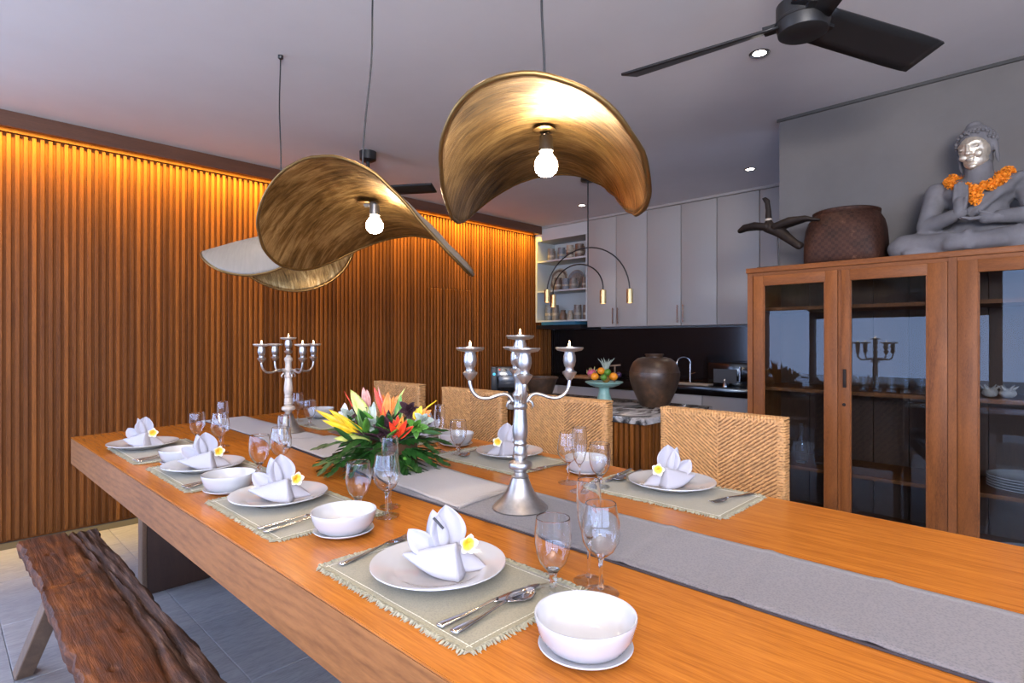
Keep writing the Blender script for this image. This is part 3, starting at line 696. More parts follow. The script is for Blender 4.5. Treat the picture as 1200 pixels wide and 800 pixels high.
MB().lathe([(.150, .262), (.158, .266), (.160, .286), (.150, .292), (.139, .287), (.142, .262)], 40).build('rim', M_BASKET, t, smooth=60)
for k in range(4):
    a = pi / 4 + k * pi / 2
    MB().tube([(.196 * cos(a), .196 * sin(a), .005), (.2 * cos(a), .2 * sin(a), .03), (.195 * cos(a), .195 * sin(a), .07)], [.012, .010, .004], 8).build('corner_binding', M_BASKET, t, smooth=60)
# ------------------------------------------------------------------ carved bird
B0 = py(905, 268, 3.25)
t = thing('carved_bird', 'dark carved wooden bird with spread wings on a slim stand, cabinet corner', 'sculpture', (B0.x - .015, 3.25, 1.612))
bx('base', (B0.x - .07, 3.21, 1.612), (B0.x + .055, 3.29, 1.624), M_BLACK, t, .002)
MB().tube([(B0.x + .035, 3.25, 1.62), (B0.x + .028, 3.25, B0.z - .02)], .004, 8).build('stand_rod', M_BLACK, t, True, 60)
q = lambda u, v, y=3.25: py(u, v, y)
m = MB(); m.capsule(q(900, 266), q(912, 270), .032, .034); m.capsule(q(912, 270), q(920, 276, 3.24), .034, .028)
m.capsule(q(918, 275, 3.24), q(936, 288, 3.21), .028, .020); m.capsule(q(930, 284, 3.22), q(938, 287, 3.22), .018, .018)
m.capsule(q(901, 262), q(900.5, 246), .020, .015); m.capsule(q(900.5, 246), q(899, 237), .015, .014); m.capsule(q(899, 236), q(896.5, 233.5), .016, .013); m.capsule(q(897, 233.5), q(893, 232.5), .010, .005)
blob('body', m, M_DARKW, t, .006, 3, True)
def wing(pts, wid, th):
    m = MB()
    for i in range(len(pts) - 1):
        for s_ in (-1, 0, 1):
            a = pts[i] + Vector((0, s_ * wid[i], 0)); b = pts[i + 1] + Vector((0, s_ * wid[i + 1], 0)); m.capsule(a, b, th[i], th[i + 1], 8)
    return m
blob('wing', wing([q(900, 266), q(886, 265, 3.26), q(874, 267, 3.27), q(867, 271, 3.28)], [.022, .026, .02, .008], [.020, .021, .018, .013]), M_DARKW, t, .006, 3, True)
blob('wing', wing([q(910, 266), q(926, 260, 3.24), q(944, 256, 3.22), q(960, 257.5, 3.21)], [.022, .026, .018, .006], [.022, .023, .015, .007]), M_DARKW, t, .006, 3, True)
MB().tube([q(900.6, 258) + Vector((0, 0, -.004)), q(900.5, 256.5)], .0195, 12).build('pale_collar', plain('bone', (.35, .30, .25), .6), t, True, 60)

# ------------------------------------------------------------------ seated statue
SX, SY, SZ = -.272, 3.375, 1.612
st_ = thing('meditating_statue', 'grey stone meditating figure with silvered face seated on the cabinet top', 'statue', (SX, SY, SZ))
m = MB()
# crossed legs: thighs out, shins folded in
for s in (-1, 1):
    m.capsule((s * .08, .06, .075), (s * .30, -.05, .065), .085, .068); m.capsule((s * .30, -.05, .062), (s * .10, -.125, .062), .066, .050)
    m.capsule((s * .10, -.125, .062), (-s * .10, -.150, .050), .050, .038); m.ball((s * .315, -.05, .058), (.070, .07, .060))
m.capsule((-.30, -.06, .025), (.30, -.06, .025), .035, .035); m.capsule((-.2, .05, .05), (.2, .05, .05), .07, .07); m.capsule((-.28, -.12, .02), (.28, -.12, .02), .025, .025)
# trunk
m.ball((0, .05, .12), (.135, .10, .09)); m.ball((0, .045, .21), (.122, .088, .10)); m.ball((0, .04, .30), (.150, .092, .085)); m.ball((-.075, -.012, .325), (.07, .055, .05)); m.ball((.075, -.012, .325), (.07, .055, .05))
m.capsule((-.14, .04, .352), (.14, .04, .352), .055, .055); m.capsule((0, .035, .36), (0, .02, .45), .064, .058)
# arms: image-left arm raised, image-right arm across the lap
m.capsule((-.172, .035, .345), (-.215, -.01, .165), .058, .046); m.capsule((-.215, -.01, .165), (-.06, -.115, .205), .046, .031)
m.capsule((.172, .035, .345), (.222, -.005, .175), .058, .047); m.capsule((.222, -.005, .175), (.085, -.115, .165), .047, .033)
# robe folds over the shoulder
m.capsule((.16, -.02, .37), (-.02, -.075, .19), .022, .016); m.capsule((.13, -.03, .37), (-.06, -.075, .20), .014, .012)
m.capsule((-.03, -.155, .10), (-.025, -.165, .03), .018, .022); m.capsule((.16, -.12, .11), (.05, -.15, .05), .014, .014)
blob('body', m, M_STONE, st_, .0085, 4)
# hands
m = MB(); m.capsule((-.065, -.118, .205), (-.060, -.122, .255), .026, .030)
for i, (dx, L_) in enumerate(((-.024, .085), (-.008, .095), (.008, .090), (.022, .072))):
    a = Vector((-.060 + dx, -.124, .262)); m.capsule(a, a + Vector((.002, -.003, L_ * .5)), .0105, .0095, 8); m.capsule(a + Vector((.002, -.003, L_ * .5)), a + Vector((.004, .004, L_)), .0095, .007, 8)
m.capsule((-.045, -.135, .225), (-.034, -.150, .27), .012, .009, 8)
blob('raised_hand', m, M_STONE, st_, .0045, 2)
m = MB(); m.capsule((.09, -.118, .163), (.035, -.140, .160), .027, .027)
for i, (dy, L_) in enumerate(((-.022, .075), (-.007, .085), (.008, .082), (.021, .065))):
    a = Vector((.025, -.140 + dy, .163)); m.capsule(a, a + Vector((-L_ * .55, -.004, -.002)), .0105, .0095, 8); m.capsule(a + Vector((-L_ * .55, -.004, -.002)), a + Vector((-L_, -.002, .010)), .0095, .0065, 8)
m.capsule((.06, -.155, .175), (.018, -.165, .192), .012, .009, 8)
blob('resting_hand', m, M_STONE, st_, .0045, 2)
# head, turned a little to image left and tilted
HM = Matrix.Translation((-.012, .006, .526)) @ Matrix.Rotation(R(-20), 4, 'Z') @ Matrix.Rotation(R(-6), 4, 'Y') @ Matrix.Rotation(R(6), 4, 'X') @ Matrix.Scale(1.12, 4)
def hb(c, r, M=None): return (HM @ Vector(c), r)
m = MB()
def HB(c, r): m.ball((0, 0, 0), r, 20, 14, None) if 0 else m.add(*_ball(c, r))
def _ball(c, r):
    q = MB(); q.ball(c, r, 20, 14); return [HM @ Vector(v) for v in q.v], q.f
HB((0, .024, .035), (.070, .074, .080)); HB((0, .025, .112), (.034, .034, .032)); HB((0, .024, .085), (.054, .058, .04)); HB((0, .024, -.035), (.050, .050, .055))
for s in (-1, 1):
    HB((s * .070, .018, .005), (.010, .018, .032)); HB((s * .071, .014, -.040), (.0085, .012, .036))
blob('head', m, M_STONE, st_, .006, 3)
for row in range(7):                                              # rows of curls on the hair
    pass
m = MB()
for k in range(150):
    f = (k + .5) / 150; z = f; a = k * 2.39996
    rr = math.sqrt(max(0, 1 - z * z)); P0 = Vector((.073 * rr * cos(a), .02 + .079 * rr * sin(a), .034 + .077 * z))
    if P0.y < -.015 and P0.z < .078: continue
    m.add(*_ball(P0, .0075))
stuff(m.build('hair_curls', M_STONE, st_, smooth=180))
m = MB()
HB((0, -.004, .012), (.059, .062, .070)); HB((0, -.010, -.040), (.046, .052, .044)); HB((0, -.050, -.068), (.018, .014, .013))
for i in range(5): HB((0, -.062 - .0022 * i, .030 - .009 * i), (.0062 + .0008 * i, .008, .009))                     # bridge of the nose
HB((0, -.071, -.010), (.011, .010, .008))
for s in (-1, 1): HB((s * .009, -.066, -.011), (.0065, .007, .006))
HB((0, -.063, -.033), (.018, .007, .0042)); HB((0, -.062, -.043), (.014, .008, .0052))                            # lips
for s in (-1, 1):
    HB((s * .024, -.057, .016), (.0145, .0065, .0065)); HB((s * .028, -.050, -.018), (.018, .012, .018))
    for i in range(7): HB((s * (.007 + .0062 * i), -.0615 + .0018 * i * i * .28, .033 + .007 * sin(pi * (i + .5) / 7)), (.005, .0045, .0026))
blob('face', m, M_SILVER, st_, .0036, 1)
m = MB(); 
for s in (-1, 1):
    for i in range(6):
        a = i / 5; m.add(*_ball((s * (.012 + .024 * a), -.0625 + .006 * a + .001, .013 - .003 * sin(pi * a)), (.004, .0022, .0011)))
m.add(*_ball((0, -.0675, -.038), (.015, .003, .0010)))
stuff(m.build('carved_lines', M_DARKW, st_, smooth=180))
st_.scale = (.91, .91, .91)
# marigold garland round the neck
gl = thing('marigold_garland', 'orange marigold garland hung round the neck of the seated statue', 'garland', (SX, SY, SZ))
gl.scale = (.91, .91, .91)
pts = []
for i in range(40):
    a = 2 * pi * i / 40
    x = .115 * cos(a); front = -sin(a)
    pts.append(Vector((x, .03 - .125 * max(0, front) ** .8 + .07 * max(0, -front), .405 - .085 * max(0, front) ** 1.4)))
def marigold(c, r):
    q = MB(); q.ball((0, 0, 0), r * .6, 8, 6)
    for k in range(22):
        z = 1 - 2 * (k + .5) / 22; a = k * 2.4; rr = math.sqrt(1 - z * z); n_ = Vector((rr * cos(a), rr * sin(a), z))
        u_ = n_.orthogonal().normalized(); w_ = n_.cross(u_)
        q.add([n_ * r * .5, n_ * r * 1.05 + u_ * r * .35, n_ * r * 1.15, n_ * r * 1.05 - u_ * r * .35 + w_ * r * .1], [(0, 1, 2, 3)])
    return q
f0 = marigold((0, 0, 0), .022).build('flower', M_MARI, gl, fix=False)
allp = []
for p in pts:
    for k in range(2): allp.append(p + Vector((random.uniform(-.012, .012), random.uniform(-.014, .004), random.uniform(-.012, .012))))
allp += [Vector((-.01, -.112, .295)), Vector((.005, -.115, .28)), Vector((-.015, -.112, .268)), Vector((-.002, -.118, .255))]
f0.location = allp[0]
for p in allp[1:]:
    c = f0.copy(); C.objects.link(c); c.parent = gl; c.location = p; c.rotation_euler = (random.uniform(0, 6), random.uniform(0, 6), 0); s_ = random.uniform(.8, 1.1); c.scale = (s_, s_, s_)

# ================================================================== CHAIRS
ch = thing('wicker_chair', '', 'chair', (0, 0, 0), 0, 'woven rattan chairs along the far side')
CW, CT, CB = .245, .055, .40
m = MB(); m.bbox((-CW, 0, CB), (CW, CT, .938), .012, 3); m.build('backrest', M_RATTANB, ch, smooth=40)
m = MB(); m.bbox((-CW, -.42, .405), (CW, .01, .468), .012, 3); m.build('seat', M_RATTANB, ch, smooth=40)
def strand(m, c, a, L_, w, h, nrm='y', sgn=-1):
    ca, sa = cos(a), sin(a)
    def pt(u, v, t):
        x = u * ca - v * sa; z = u * sa + v * ca
        if nrm == 'y': return (c[0] + x, c[1] + sgn * t, c[2] + z)
        if nrm == 'x': return (c[0] + sgn * t, c[1] + x, c[2] + z)
        return (c[0] + x, c[1] + z, c[2] + t)
    m.add([pt(-L_, -w, 0), pt(L_, -w, 0), pt(L_, w, 0), pt(-L_, w, 0), pt(-L_ * .65, -w * .55, h), pt(L_ * .65, -w * .55, h), pt(L_ * .65, w * .55, h), pt(-L_ * .65, w * .55, h)],
          [(4, 5, 6, 7), (0, 1, 5, 4), (1, 2, 6, 5), (2, 3, 7, 6), (3, 0, 4, 7)])
m = MB(); rs = random.Random(3)
nx_, nz_ = 30, 70
for j in range(nz_):
    for i in range(nx_ + 1):
        x = -CW + .018 + (i + .5 * (j % 2)) * (2 * CW - .04) / nx_; z = .415 + j * .0074
        if abs(x) > CW - .012: continue
        a = R(38) * (-1 if x < 0 else 1)
        z2 = z - abs(x) * .25
        while z2 < .41: z2 += .0074 * 70
        strand(m, (x, .002 + rs.uniform(-.001, .001), z2), a + rs.uniform(-.22, .22), .0122, .0042, .0045 + rs.uniform(-.001, .003))
stuff(m.build('front_weave', M_RATTAN, ch, fix=False))
m = MB()
for i in range(42):
    x = -CW + .004 + i * (2 * CW - .008) / 41
    for dy in (.008, .030, .048): strand(m, (x, dy, .937), R(90) + rs.uniform(-.2, .2), .012, .0056, .006, 'z', 1)
    strand(m, (x, .003, .929), R(90) + rs.uniform(-.15, .15), .010, .0052, .005)
    for k in range(5): strand(m, (x, -.04 - .09 * k + .045 * (i % 2), .467), rs.uniform(-.2, .2), .04, .005, .005, 'z', 1)
for s in (-1, 1):
    for j in range(56):
        strand(m, (s * CW, CT * .5, .405 + j * .0095), rs.uniform(-.1, .1), .027, .0045, .005, 'x', s)
        strand(m, (s * (CW - .012), .003, .405 + j * .0095), rs.uniform(-.15, .15), .013, .0045, .006)
stuff(m.build('edge_binding', M_RATTAN, ch, fix=False))
m = MB()
for j in range(24):
    for i in range(12):
        strand(m, (-CW + .03 + i * .038 + .019 * (j % 2), CT, .42 + j * .0215), R(30), .022, .007, .005, 'y', 1)
stuff(m.build('back_weave', M_RATTAN, ch, fix=False))
for sx_ in (-1, 1):
    bx('leg', (sx_ * .215 - .02, .008, 0), (sx_ * .215 + .02, .048, .405), M_CHAIRLEG, ch, .003); bx('leg', (sx_ * .215 - .02, -.405, 0), (sx_ * .215 + .02, -.365, .405), M_CHAIRLEG, ch, .003)
chl = ['woven rattan dining chair nearest the camera, in front of the display cabinet', 'woven rattan dining chair right of the near candelabrum, second from the cabinet', 'woven rattan dining chair left of the near candelabrum, third from the cabinet', 'woven rattan dining chair at the far end, behind the flowers']
for i, (x, y, a) in enumerate(((-.945, 2.10, -2), (-1.715, 2.12, 0), (-2.37, 2.10, 0), (-3.095, 2.10, 1))):
    o = ch if i == 0 else dup(ch)
    o.location = (x, y, 0); o.rotation_euler = (0, 0, R(a)); o['label'] = chl[i]

# ================================================================== TABLE AND BENCH
tb = thing('dining_table', 'long honey brown wooden dining table set for a meal', 'table', (-1.7, 1.1, 0))
def slab(poly, z0, z1, bev, name, mat, par):
    bm = bmesh.new(); vs = [bm.verts.new((x, y, z0)) for x, y in poly]; f = bm.faces.new(vs)
    ex = bmesh.ops.extrude_face_region(bm, geom=[f]); bmesh.ops.translate(bm, vec=(0, 0, z1 - z0), verts=[e for e in ex['geom'] if isinstance(e, bmesh.types.BMVert)])
    bmesh.ops.recalc_face_normals(bm, faces=bm.faces[:])
    bmesh.ops.bevel(bm, geom=bm.edges[:], offset=bev, segments=2, affect='EDGES')
    return MB().frombm(bm).build(name, mat, par, True, 40)
TP = [(-3.355, .462), (-.035, .497), (-.035, 1.692), (-3.60, 1.822)]
slab([(x, y) for x, y in TP], .7545, .760, .0012, 'tabletop', M_TABLE, tb)
ins = [(-3.3545, .4625), (-.0355, .4975), (-.0355, 1.6915), (-3.5995, 1.8215)]
slab(ins, .634, .7543, .002, 'apron', M_APRON, tb)
lg = bx('leg', (-3.20, .722, 0), (-3.13, 1.60, .634), M_LEGD, tb, .003); bx('lit_edge', (-3.201, .70, 0), (-3.129, .7215, .634), M_LEGW, lg, .002); bx('leg', (-.42, .70, 0), (-.35, 1.50, .634), M_CAB, tb, .003)  # far leg painted as shaded by the top, its narrow edge left light

bench = thing('wooden_bench', 'rough weathered live edge wooden bench along the near side of the table', 'bench', (-1.75, .36, 0))
X0, X1, Y0_, Y1_ = -2.885, -.45, .238, .488
NX, NY = 420, 44
def hfun(x, y):
    h = .0035 * mnoise.noise((x * 3, y * 18, 1.3)) + .002 * mnoise.noise((x * 9, y * 70, 5)); e = (y - .33) / .1
    rough = max(0, min(1, e)); h += rough * .010 * mnoise.noise((x * 6, y * 55, 4.)) - rough * .006
    yc = .385 + .03 * sin(x * 2.2) + .012 * mnoise.noise((x * 5, 0, 9)); h -= .016 * math.exp(-((y - yc) / .006) ** 2)
    yc2 = .43 + .015 * sin(x * 3.1 + 1); h -= .012 * math.exp(-((y - yc2) / .005) ** 2)
    if y < .355: h -= .016 * math.exp(-((x + 2.27 + .15 * (y - .3)) / .007) ** 2)
    for (hx, hy) in ((-1.80, .36), (-2.62, .30), (-2.02, .41), (-1.6, .30)): h -= .02 * math.exp(-(((x - hx) / .010) ** 2 + ((y - hy) / .006) ** 2))
    return h
vs = []; fs = []
for i in range(NX + 1):
    for j in range(NY + 1):
        x = X0 + (X1 - X0) * i / NX
        yl = Y0_ + .012 * mnoise.noise((x * 4, 3, 0)) + .009 * mnoise.noise((x * 17, 3, 0)) + .004 * mnoise.noise((x * 45, 3, 0)); yh = Y1_ + .018 * mnoise.noise((x * 4, 8, 0)) + .010 * mnoise.noise((x * 14, 8, 0)) - .010
        y = yl + (yh - yl) * j / NY
        xx = x + (.012 * mnoise.noise((0, y * 16, 2)) if i == 0 else 0)
        ed = .010 * (1 if j in (0, NY) else 0) + (.008 if i in (0, NX) else 0)
        vs.append((xx, y, .445 + hfun(x, y) - ed))
top_n = len(vs)
for i in range(NX + 1):
    for j in range(NY + 1):
        x, y, z = vs[i * (NY + 1) + j]; c_ = .36
        vs.append((x + (.01 if i == 0 else 0), c_ + (y - c_) * .93, .385 + .004 * mnoise.noise((x * 6, y * 20, 7))))
id_ = lambda i, j, b=0: b * top_n + i * (NY + 1) + j
for i in range(NX):
    for j in range(NY):
        fs.append((id_(i, j), id_(i + 1, j), id_(i + 1, j + 1), id_(i, j + 1))); fs.append((id_(i, j, 1), id_(i, j + 1, 1), id_(i + 1, j + 1, 1), id_(i + 1, j, 1)))
    fs.append((id_(i, 0), id_(i, 0, 1), id_(i + 1, 0, 1), id_(i + 1, 0))); fs.append((id_(i, NY), id_(i + 1, NY), id_(i + 1, NY, 1), id_(i, NY, 1)))
for j in range(NY):
    fs.append((id_(0, j), id_(0, j + 1), id_(0, j + 1, 1), id_(0, j, 1))); fs.append((id_(NX, j), id_(NX, j, 1), id_(NX, j + 1, 1), id_(NX, j + 1)))
m = MB(); m.add(vs, fs); m.build('seat', M_BENCH, bench, True, 50)
for (xt, yt, xb, yb) in ((-2.36, .29, -2.72, .235), (-2.36, .43, -2.72, .47), (-.95, .29, -.60, .235), (-.95, .43, -.60, .47)):
    bm = bmesh.new(); w0, w1 = .040, .026
    ring = [bm.verts.new((xb + dx * w0, yb + dy * w1, 0)) for dx, dy in ((-1, -1), (1, -1), (1, 1), (-1, 1))]
    rt_ = [bm.verts.new((xt + dx * w0, yt + dy * w1, .39)) for dx, dy in ((-1, -1), (1, -1), (1, 1), (-1, 1))]
    bm.faces.new(ring[::-1]); bm.faces.new(rt_)
    for k in range(4): bm.faces.new((ring[k], ring[(k + 1) % 4], rt_[(k + 1) % 4], rt_[k]))
    bmesh.ops.bevel(bm, geom=bm.edges[:], offset=.003, segments=1, affect='EDGES')
    MB().frombm(bm).build('leg', M_LEGW, bench, True)
# ================================================================== PENDANTS
def pendant(p, bulb, anchor, label, wob, ext=0.0, tip=None):
    phi, pit, rol, Rx, Ry, Rc, k_, sk, ax, ay, az = p
    A = Vector((ax, ay, az))
    t = thing('pendant_lamp', label, 'lamp', (ax, ay, az), 0, 'curved hammered brass pendants over the table')
    NR, NA = 22, 96; vs = []; fs = []
    Mr = Matrix.Rotation(phi, 4, 'Z') @ Matrix.Rotation(rol, 4, 'Y') @ Matrix.Rotation(pit, 4, 'X')
    def pt(r, a):
        s = r * cos(a) * Rx * (1 + ext * max(0, cos(a)) ** 2 * r); y = r * sin(a) * Ry; ss = s; th = s / Rc
        x = Rc * sin(th); z = -Rc * (1 - cos(th)) + k_ * y * y + sk * y * s
        w = .0035 * mnoise.noise((s * 14 + wob, y * 14, 0)) * r
        q = Mr @ Vector((x + w, y, z + w))
        if tip: q = q + tip[1] * (max(0, cos(a - tip[0])) ** 5 * r ** 2.5)
        return q
    vs.append(pt(0, 0))
    for i in range(1, NR + 1):
        for j in range(NA): vs.append(pt(i / NR, 2 * pi * j / NA))
    for j in range(NA): fs.append((0, 1 + j, 1 + (j + 1) % NA))
    for i in range(NR - 1):
        for j in range(NA): fs.append((1 + i * NA + j, 1 + (i + 1) * NA + j, 1 + (i + 1) * NA + (j + 1) % NA, 1 + i * NA + (j + 1) % NA))
    m = MB(); m.add(vs, fs); o = m.build('shade', [M_SHADEOUT, M_SHADEIN], t, smooth=180, fix=False)
    fl = [(wob * 3.0, 0, 0)] + [(cos(2 * pi * j / NA) * i / NR * Rx + wob * 3, sin(2 * pi * j / NA) * i / NR * Ry, 0) for i in range(1, NR + 1) for j in range(NA)]
    at = o.data.attributes.new('flat', 'FLOAT_VECTOR', 'POINT'); at.data.foreach_set('vector', [c for p_ in fl for c in p_])
    md = o.modifiers.new('thickness', 'SOLIDIFY'); md.thickness = .006; md.offset = 0; md.material_offset = 0
    # outer side gets the second skin: solidify keeps the source side as material 0, the far side as 1
    md.use_flip_normals = False; md.material_offset = 1; md.material_offset_rim = 1
    # folded rim
    m = MB(); rim = [pt(1, 2 * pi * j / 96) for j in range(97)]; m.tube(rim, .0055, 6, False); m.build('rim', M_SHADEIN, t, smooth=180)
    b = bulb - A
    top = Vector((b.x * .3, b.y * .3, -.006))
    MB().lathe([(0, -.004), (.028, -.004), (.030, -.007), (.024, -.010), (0, -.011)], 24, Matrix.Translation(top)).build('fixing_disc', M_BRASS, t, smooth=50)
    s0 = Vector((b.x, b.y, b.z + .026)); 
    MB().tube([top + Vector((0, 0, -.010)), s0 + Vector((0, 0, .045)), s0 + Vector((0, 0, .044)), s0 + Vector((0, 0, .006))], [.011, .011, .017, .019], 16).build('socket', plain('socket_bronze_%d' % wob, (.22, .21, .20), .35, .8), t, smooth=50)
    MB().lathe([(.014, .030), (.016, .024), (.023, .016), (.029, .004), (.030, -.006), (.027, -.019), (.017, -.029), (0, -.033)], 24, Matrix.Translation(b)).build('bulb', M_BULB, t, smooth=180)
    e = anchor - A; pts = []
    for i in range(15):
        f = i / 14; pts.append(Vector((0, 0, .004)).lerp(e, f) + Vector((.006 * sin(f * 9 + wob), .006 * sin(f * 7 + wob * 2), 0)) * sin(pi * f))
    MB().tube(pts, .0032, 8).build('cable', M_CABLE, t, smooth=180)
    MB().lathe([(0, -.016), (.009, -.016), (.012, -.012), (.012, 0), (0, 0)], 20, Matrix.Translation(e)).build('cable_hook', M_CABLE, t, smooth=50)
    return t
pendant([.735, .072, .015, .357, .417, .237, -.224, .477, -.942, 1.085, 1.766], py(640, 192, 1.1), Vector((-.946, 1.1, 2.57)), 'right brass pendant, an arched shell nearest the camera with glowing bulb', 1)
pendant([.384, -.204, -.118, .393, .31, .332, -.147, -.469, -1.799, 1.077, 1.72], py(439, 263, 1.1), Vector((-1.745, 1.1, 2.57)), 'middle brass pendant with large twisted shell and visible bulb', 2, tip=(.35, Vector((.103, .014, -.096))))
pendant([2.325, -.197, .081, .358, .341, .224, -.13, .14, -2.645, 1.150, 1.714], Vector((-2.62, 1.17, 1.63)), Vector((-2.66, 1.16, 2.57)), 'far left brass pendant, partly behind the middle one, grey outer side showing', 3)

# ================================================================== FANS
def fan(hub, ceil, rad, label, angs, w0, w1, pitch, motor_r, motor_h):
    t = thing('ceiling_fan', label, 'fan', hub)
    MB().lathe([(0, -motor_h * .55), (motor_r * .85, -motor_h * .55), (motor_r * .93, -motor_h * .5), (motor_r, -motor_h * .2), (motor_r, motor_h * .5), (motor_r * .8, motor_h * .62), (0, motor_h * .62)], 40).build('motor', M_FAN, t, smooth=40)
    MB().lathe([(motor_r * 1.005, -motor_h * .12), (motor_r * 1.03, -motor_h * .10), (motor_r * 1.03, -motor_h * .02), (motor_r * 1.005, 0)], 40).build('motor_band', M_FAN, t, smooth=40)
    MB().tube([(0, 0, motor_h * .6), (0, 0, ceil - hub.z - .05)], .013, 12).build('rod', M_FAN, t, smooth=60)
    MB().lathe([(0, -.075), (.03, -.075), (.058, -.06), (.06, -.002), (0, -.002)], 28, Matrix.Translation((0, 0, ceil - hub.z))).build('canopy', M_FAN, t, smooth=50)
    for a in angs:
        def bf(i, j, a=a):
            r = motor_r * .8 + (rad - motor_r * .8) * i; w = w0 + (w1 - w0) * min(1, i * 1.3)
            if i > .97: w *= .97
            y = (j - .5) * w; p_ = pitch * (1 - .25 * i)
            return (r * cos(a) - y * cos(p_) * sin(a), r * sin(a) + y * cos(p_) * cos(a), -.005 + y * sin(p_) + .0)
        m = MB(); m.grid(bf, 14, 4); m.build('blade', M_FAN, t, smooth=60, solid=.009, fix=False)
        m = MB(); m.box((motor_r * .7, -.02, -.012), (motor_r * 1.5, .02, .004), Matrix.Rotation(a, 4, 'Z')); m.build('blade_arm', M_FAN, t)
hub = pz(941, 22, 2.30)
fan(hub, 2.57, .64, 'large black three bladed ceiling fan, nearest the camera', (R(186), R(67), R(-54)), .13, .15, R(-24), .083, .095)
fan(Vector((-3.57, 2.19, 2.29)), 2.57, .50, 'small black ceiling fan hanging behind the middle pendant', (R(33), R(153), R(273)), .10, .12, R(-20), .075, .10)

# ================================================================== TABLE LINEN
ZT = .760
def cloth(poly4, z, amp, name, mat, lab, nx=60, ny=12, th=.0022, hang=False, seed=0, creases=()):
    """quad cloth from four corners (left-near, right-near, right-far, left-far)"""
    A_, B_, C_, D_ = [Vector((p[0], p[1], 0)) for p in poly4]
    m = MB(); vs = []
    def f(i, j):
        p = (A_ * (1 - i) + B_ * i) * (1 - j) + (D_ * (1 - i) + C_ * i) * j
        zz = z + amp * max(0, mnoise.noise((p.x * 6 + seed, p.y * 6, seed)) + .2) + amp * .4 * max(0, mnoise.noise((p.x * 17 + seed, p.y * 15, seed)))
        for xc in creases: zz += .0028 * math.exp(-((p.x + .12 * (p.y - 1.12) - xc) / .012) ** 2)
        return (p.x, p.y, zz)
    m.grid(f, nx, ny)
    return m
RYN, RYF = .985, 1.262
t = thing('table_runner', 'long grey patterned table runner along the middle, near end of the table', 'runner', (-.7, 1.12, ZT))
m = cloth([(-1.50, RYN), (-.034, RYN), (-.034, RYF), (-1.50, RYF)], ZT + .0035, .0010, '', None, '', 150, 12, creases=(-.66, -.43, -.22))
# overhang at the near end of the table
m.grid(lambda i, j: (-.033 + .016 * sin(min(1, i * 4) * pi / 2), RYN + (RYF - RYN) * j, ZT + .0035 + .003 - .014 * (1 - cos(min(1, i * 4) * pi / 2)) - .22 * i), 14, 6)
m.build('cloth', M_RUN, t, True, 180, solid=.002)
m = MB(); m.grid(lambda i, j: (-1.50 + 1.464 * i, RYN - .0075 + .013 * j, ZT + .0015 + .0008 * j), 40, 2); m.build('dark_edge', M_RUNB, t, True, 180, solid=.001)
t = thing('table_runner', 'pale runner cloth folded over in the middle, under the flower arrangement', 'runner', (-1.8, 1.15, ZT))
m = cloth([(-2.53, 1.085), (-1.168, .992), (-1.20, 1.240), (-2.47, 1.325)], ZT + .0075, .0035, '', None, '', seed=3)
m.build('cloth', M_RUN2, t, True, 180, solid=.003)
m = MB()
a, b = Vector((-1.168, .992, 0)), Vector((-1.20, 1.240, 0))
m.grid(lambda i, j: tuple((a.lerp(b, i) + Vector((.0075 * sin(j * pi) - .001, 0, 0)) + Vector((0, 0, ZT + .0075 - .004 + .0055 * (1 - cos(j * pi)) * (.8 + .5 * sin(i * 5))))).to_tuple()), 24, 8)
m.build('fold', M_RUN2, t, True, 180, solid=.002)
m = MB(); m.grid(lambda i, j: (-2.53 + 1.36 * i, 1.085 - .093 * i - .006 + .012 * j, ZT + .002 + .001 * j), 30, 2); m.build('dark_edge', M_RUNB, t, True, 180, solid=.001)
t = thing('table_runner', 'greyish runner at the far end of the table, under the far candelabrum', 'runner', (-3.0, 1.2, ZT))
cloth([(-3.47, 1.075), (-2.42, 1.07), (-2.42, 1.30), (-3.50, 1.31)], ZT + .0035, .0015, '', None, '', seed=6).build('cloth', M_RUN2, t, True, 180, solid=.002)
m = MB(); m.grid(lambda i, j: (-3.47 + 1.05 * i, 1.069 + .012 * j, ZT + .0012 + .0008 * j), 20, 2); m.build('dark_edge', M_RUNB, t, True, 180, solid=.001)

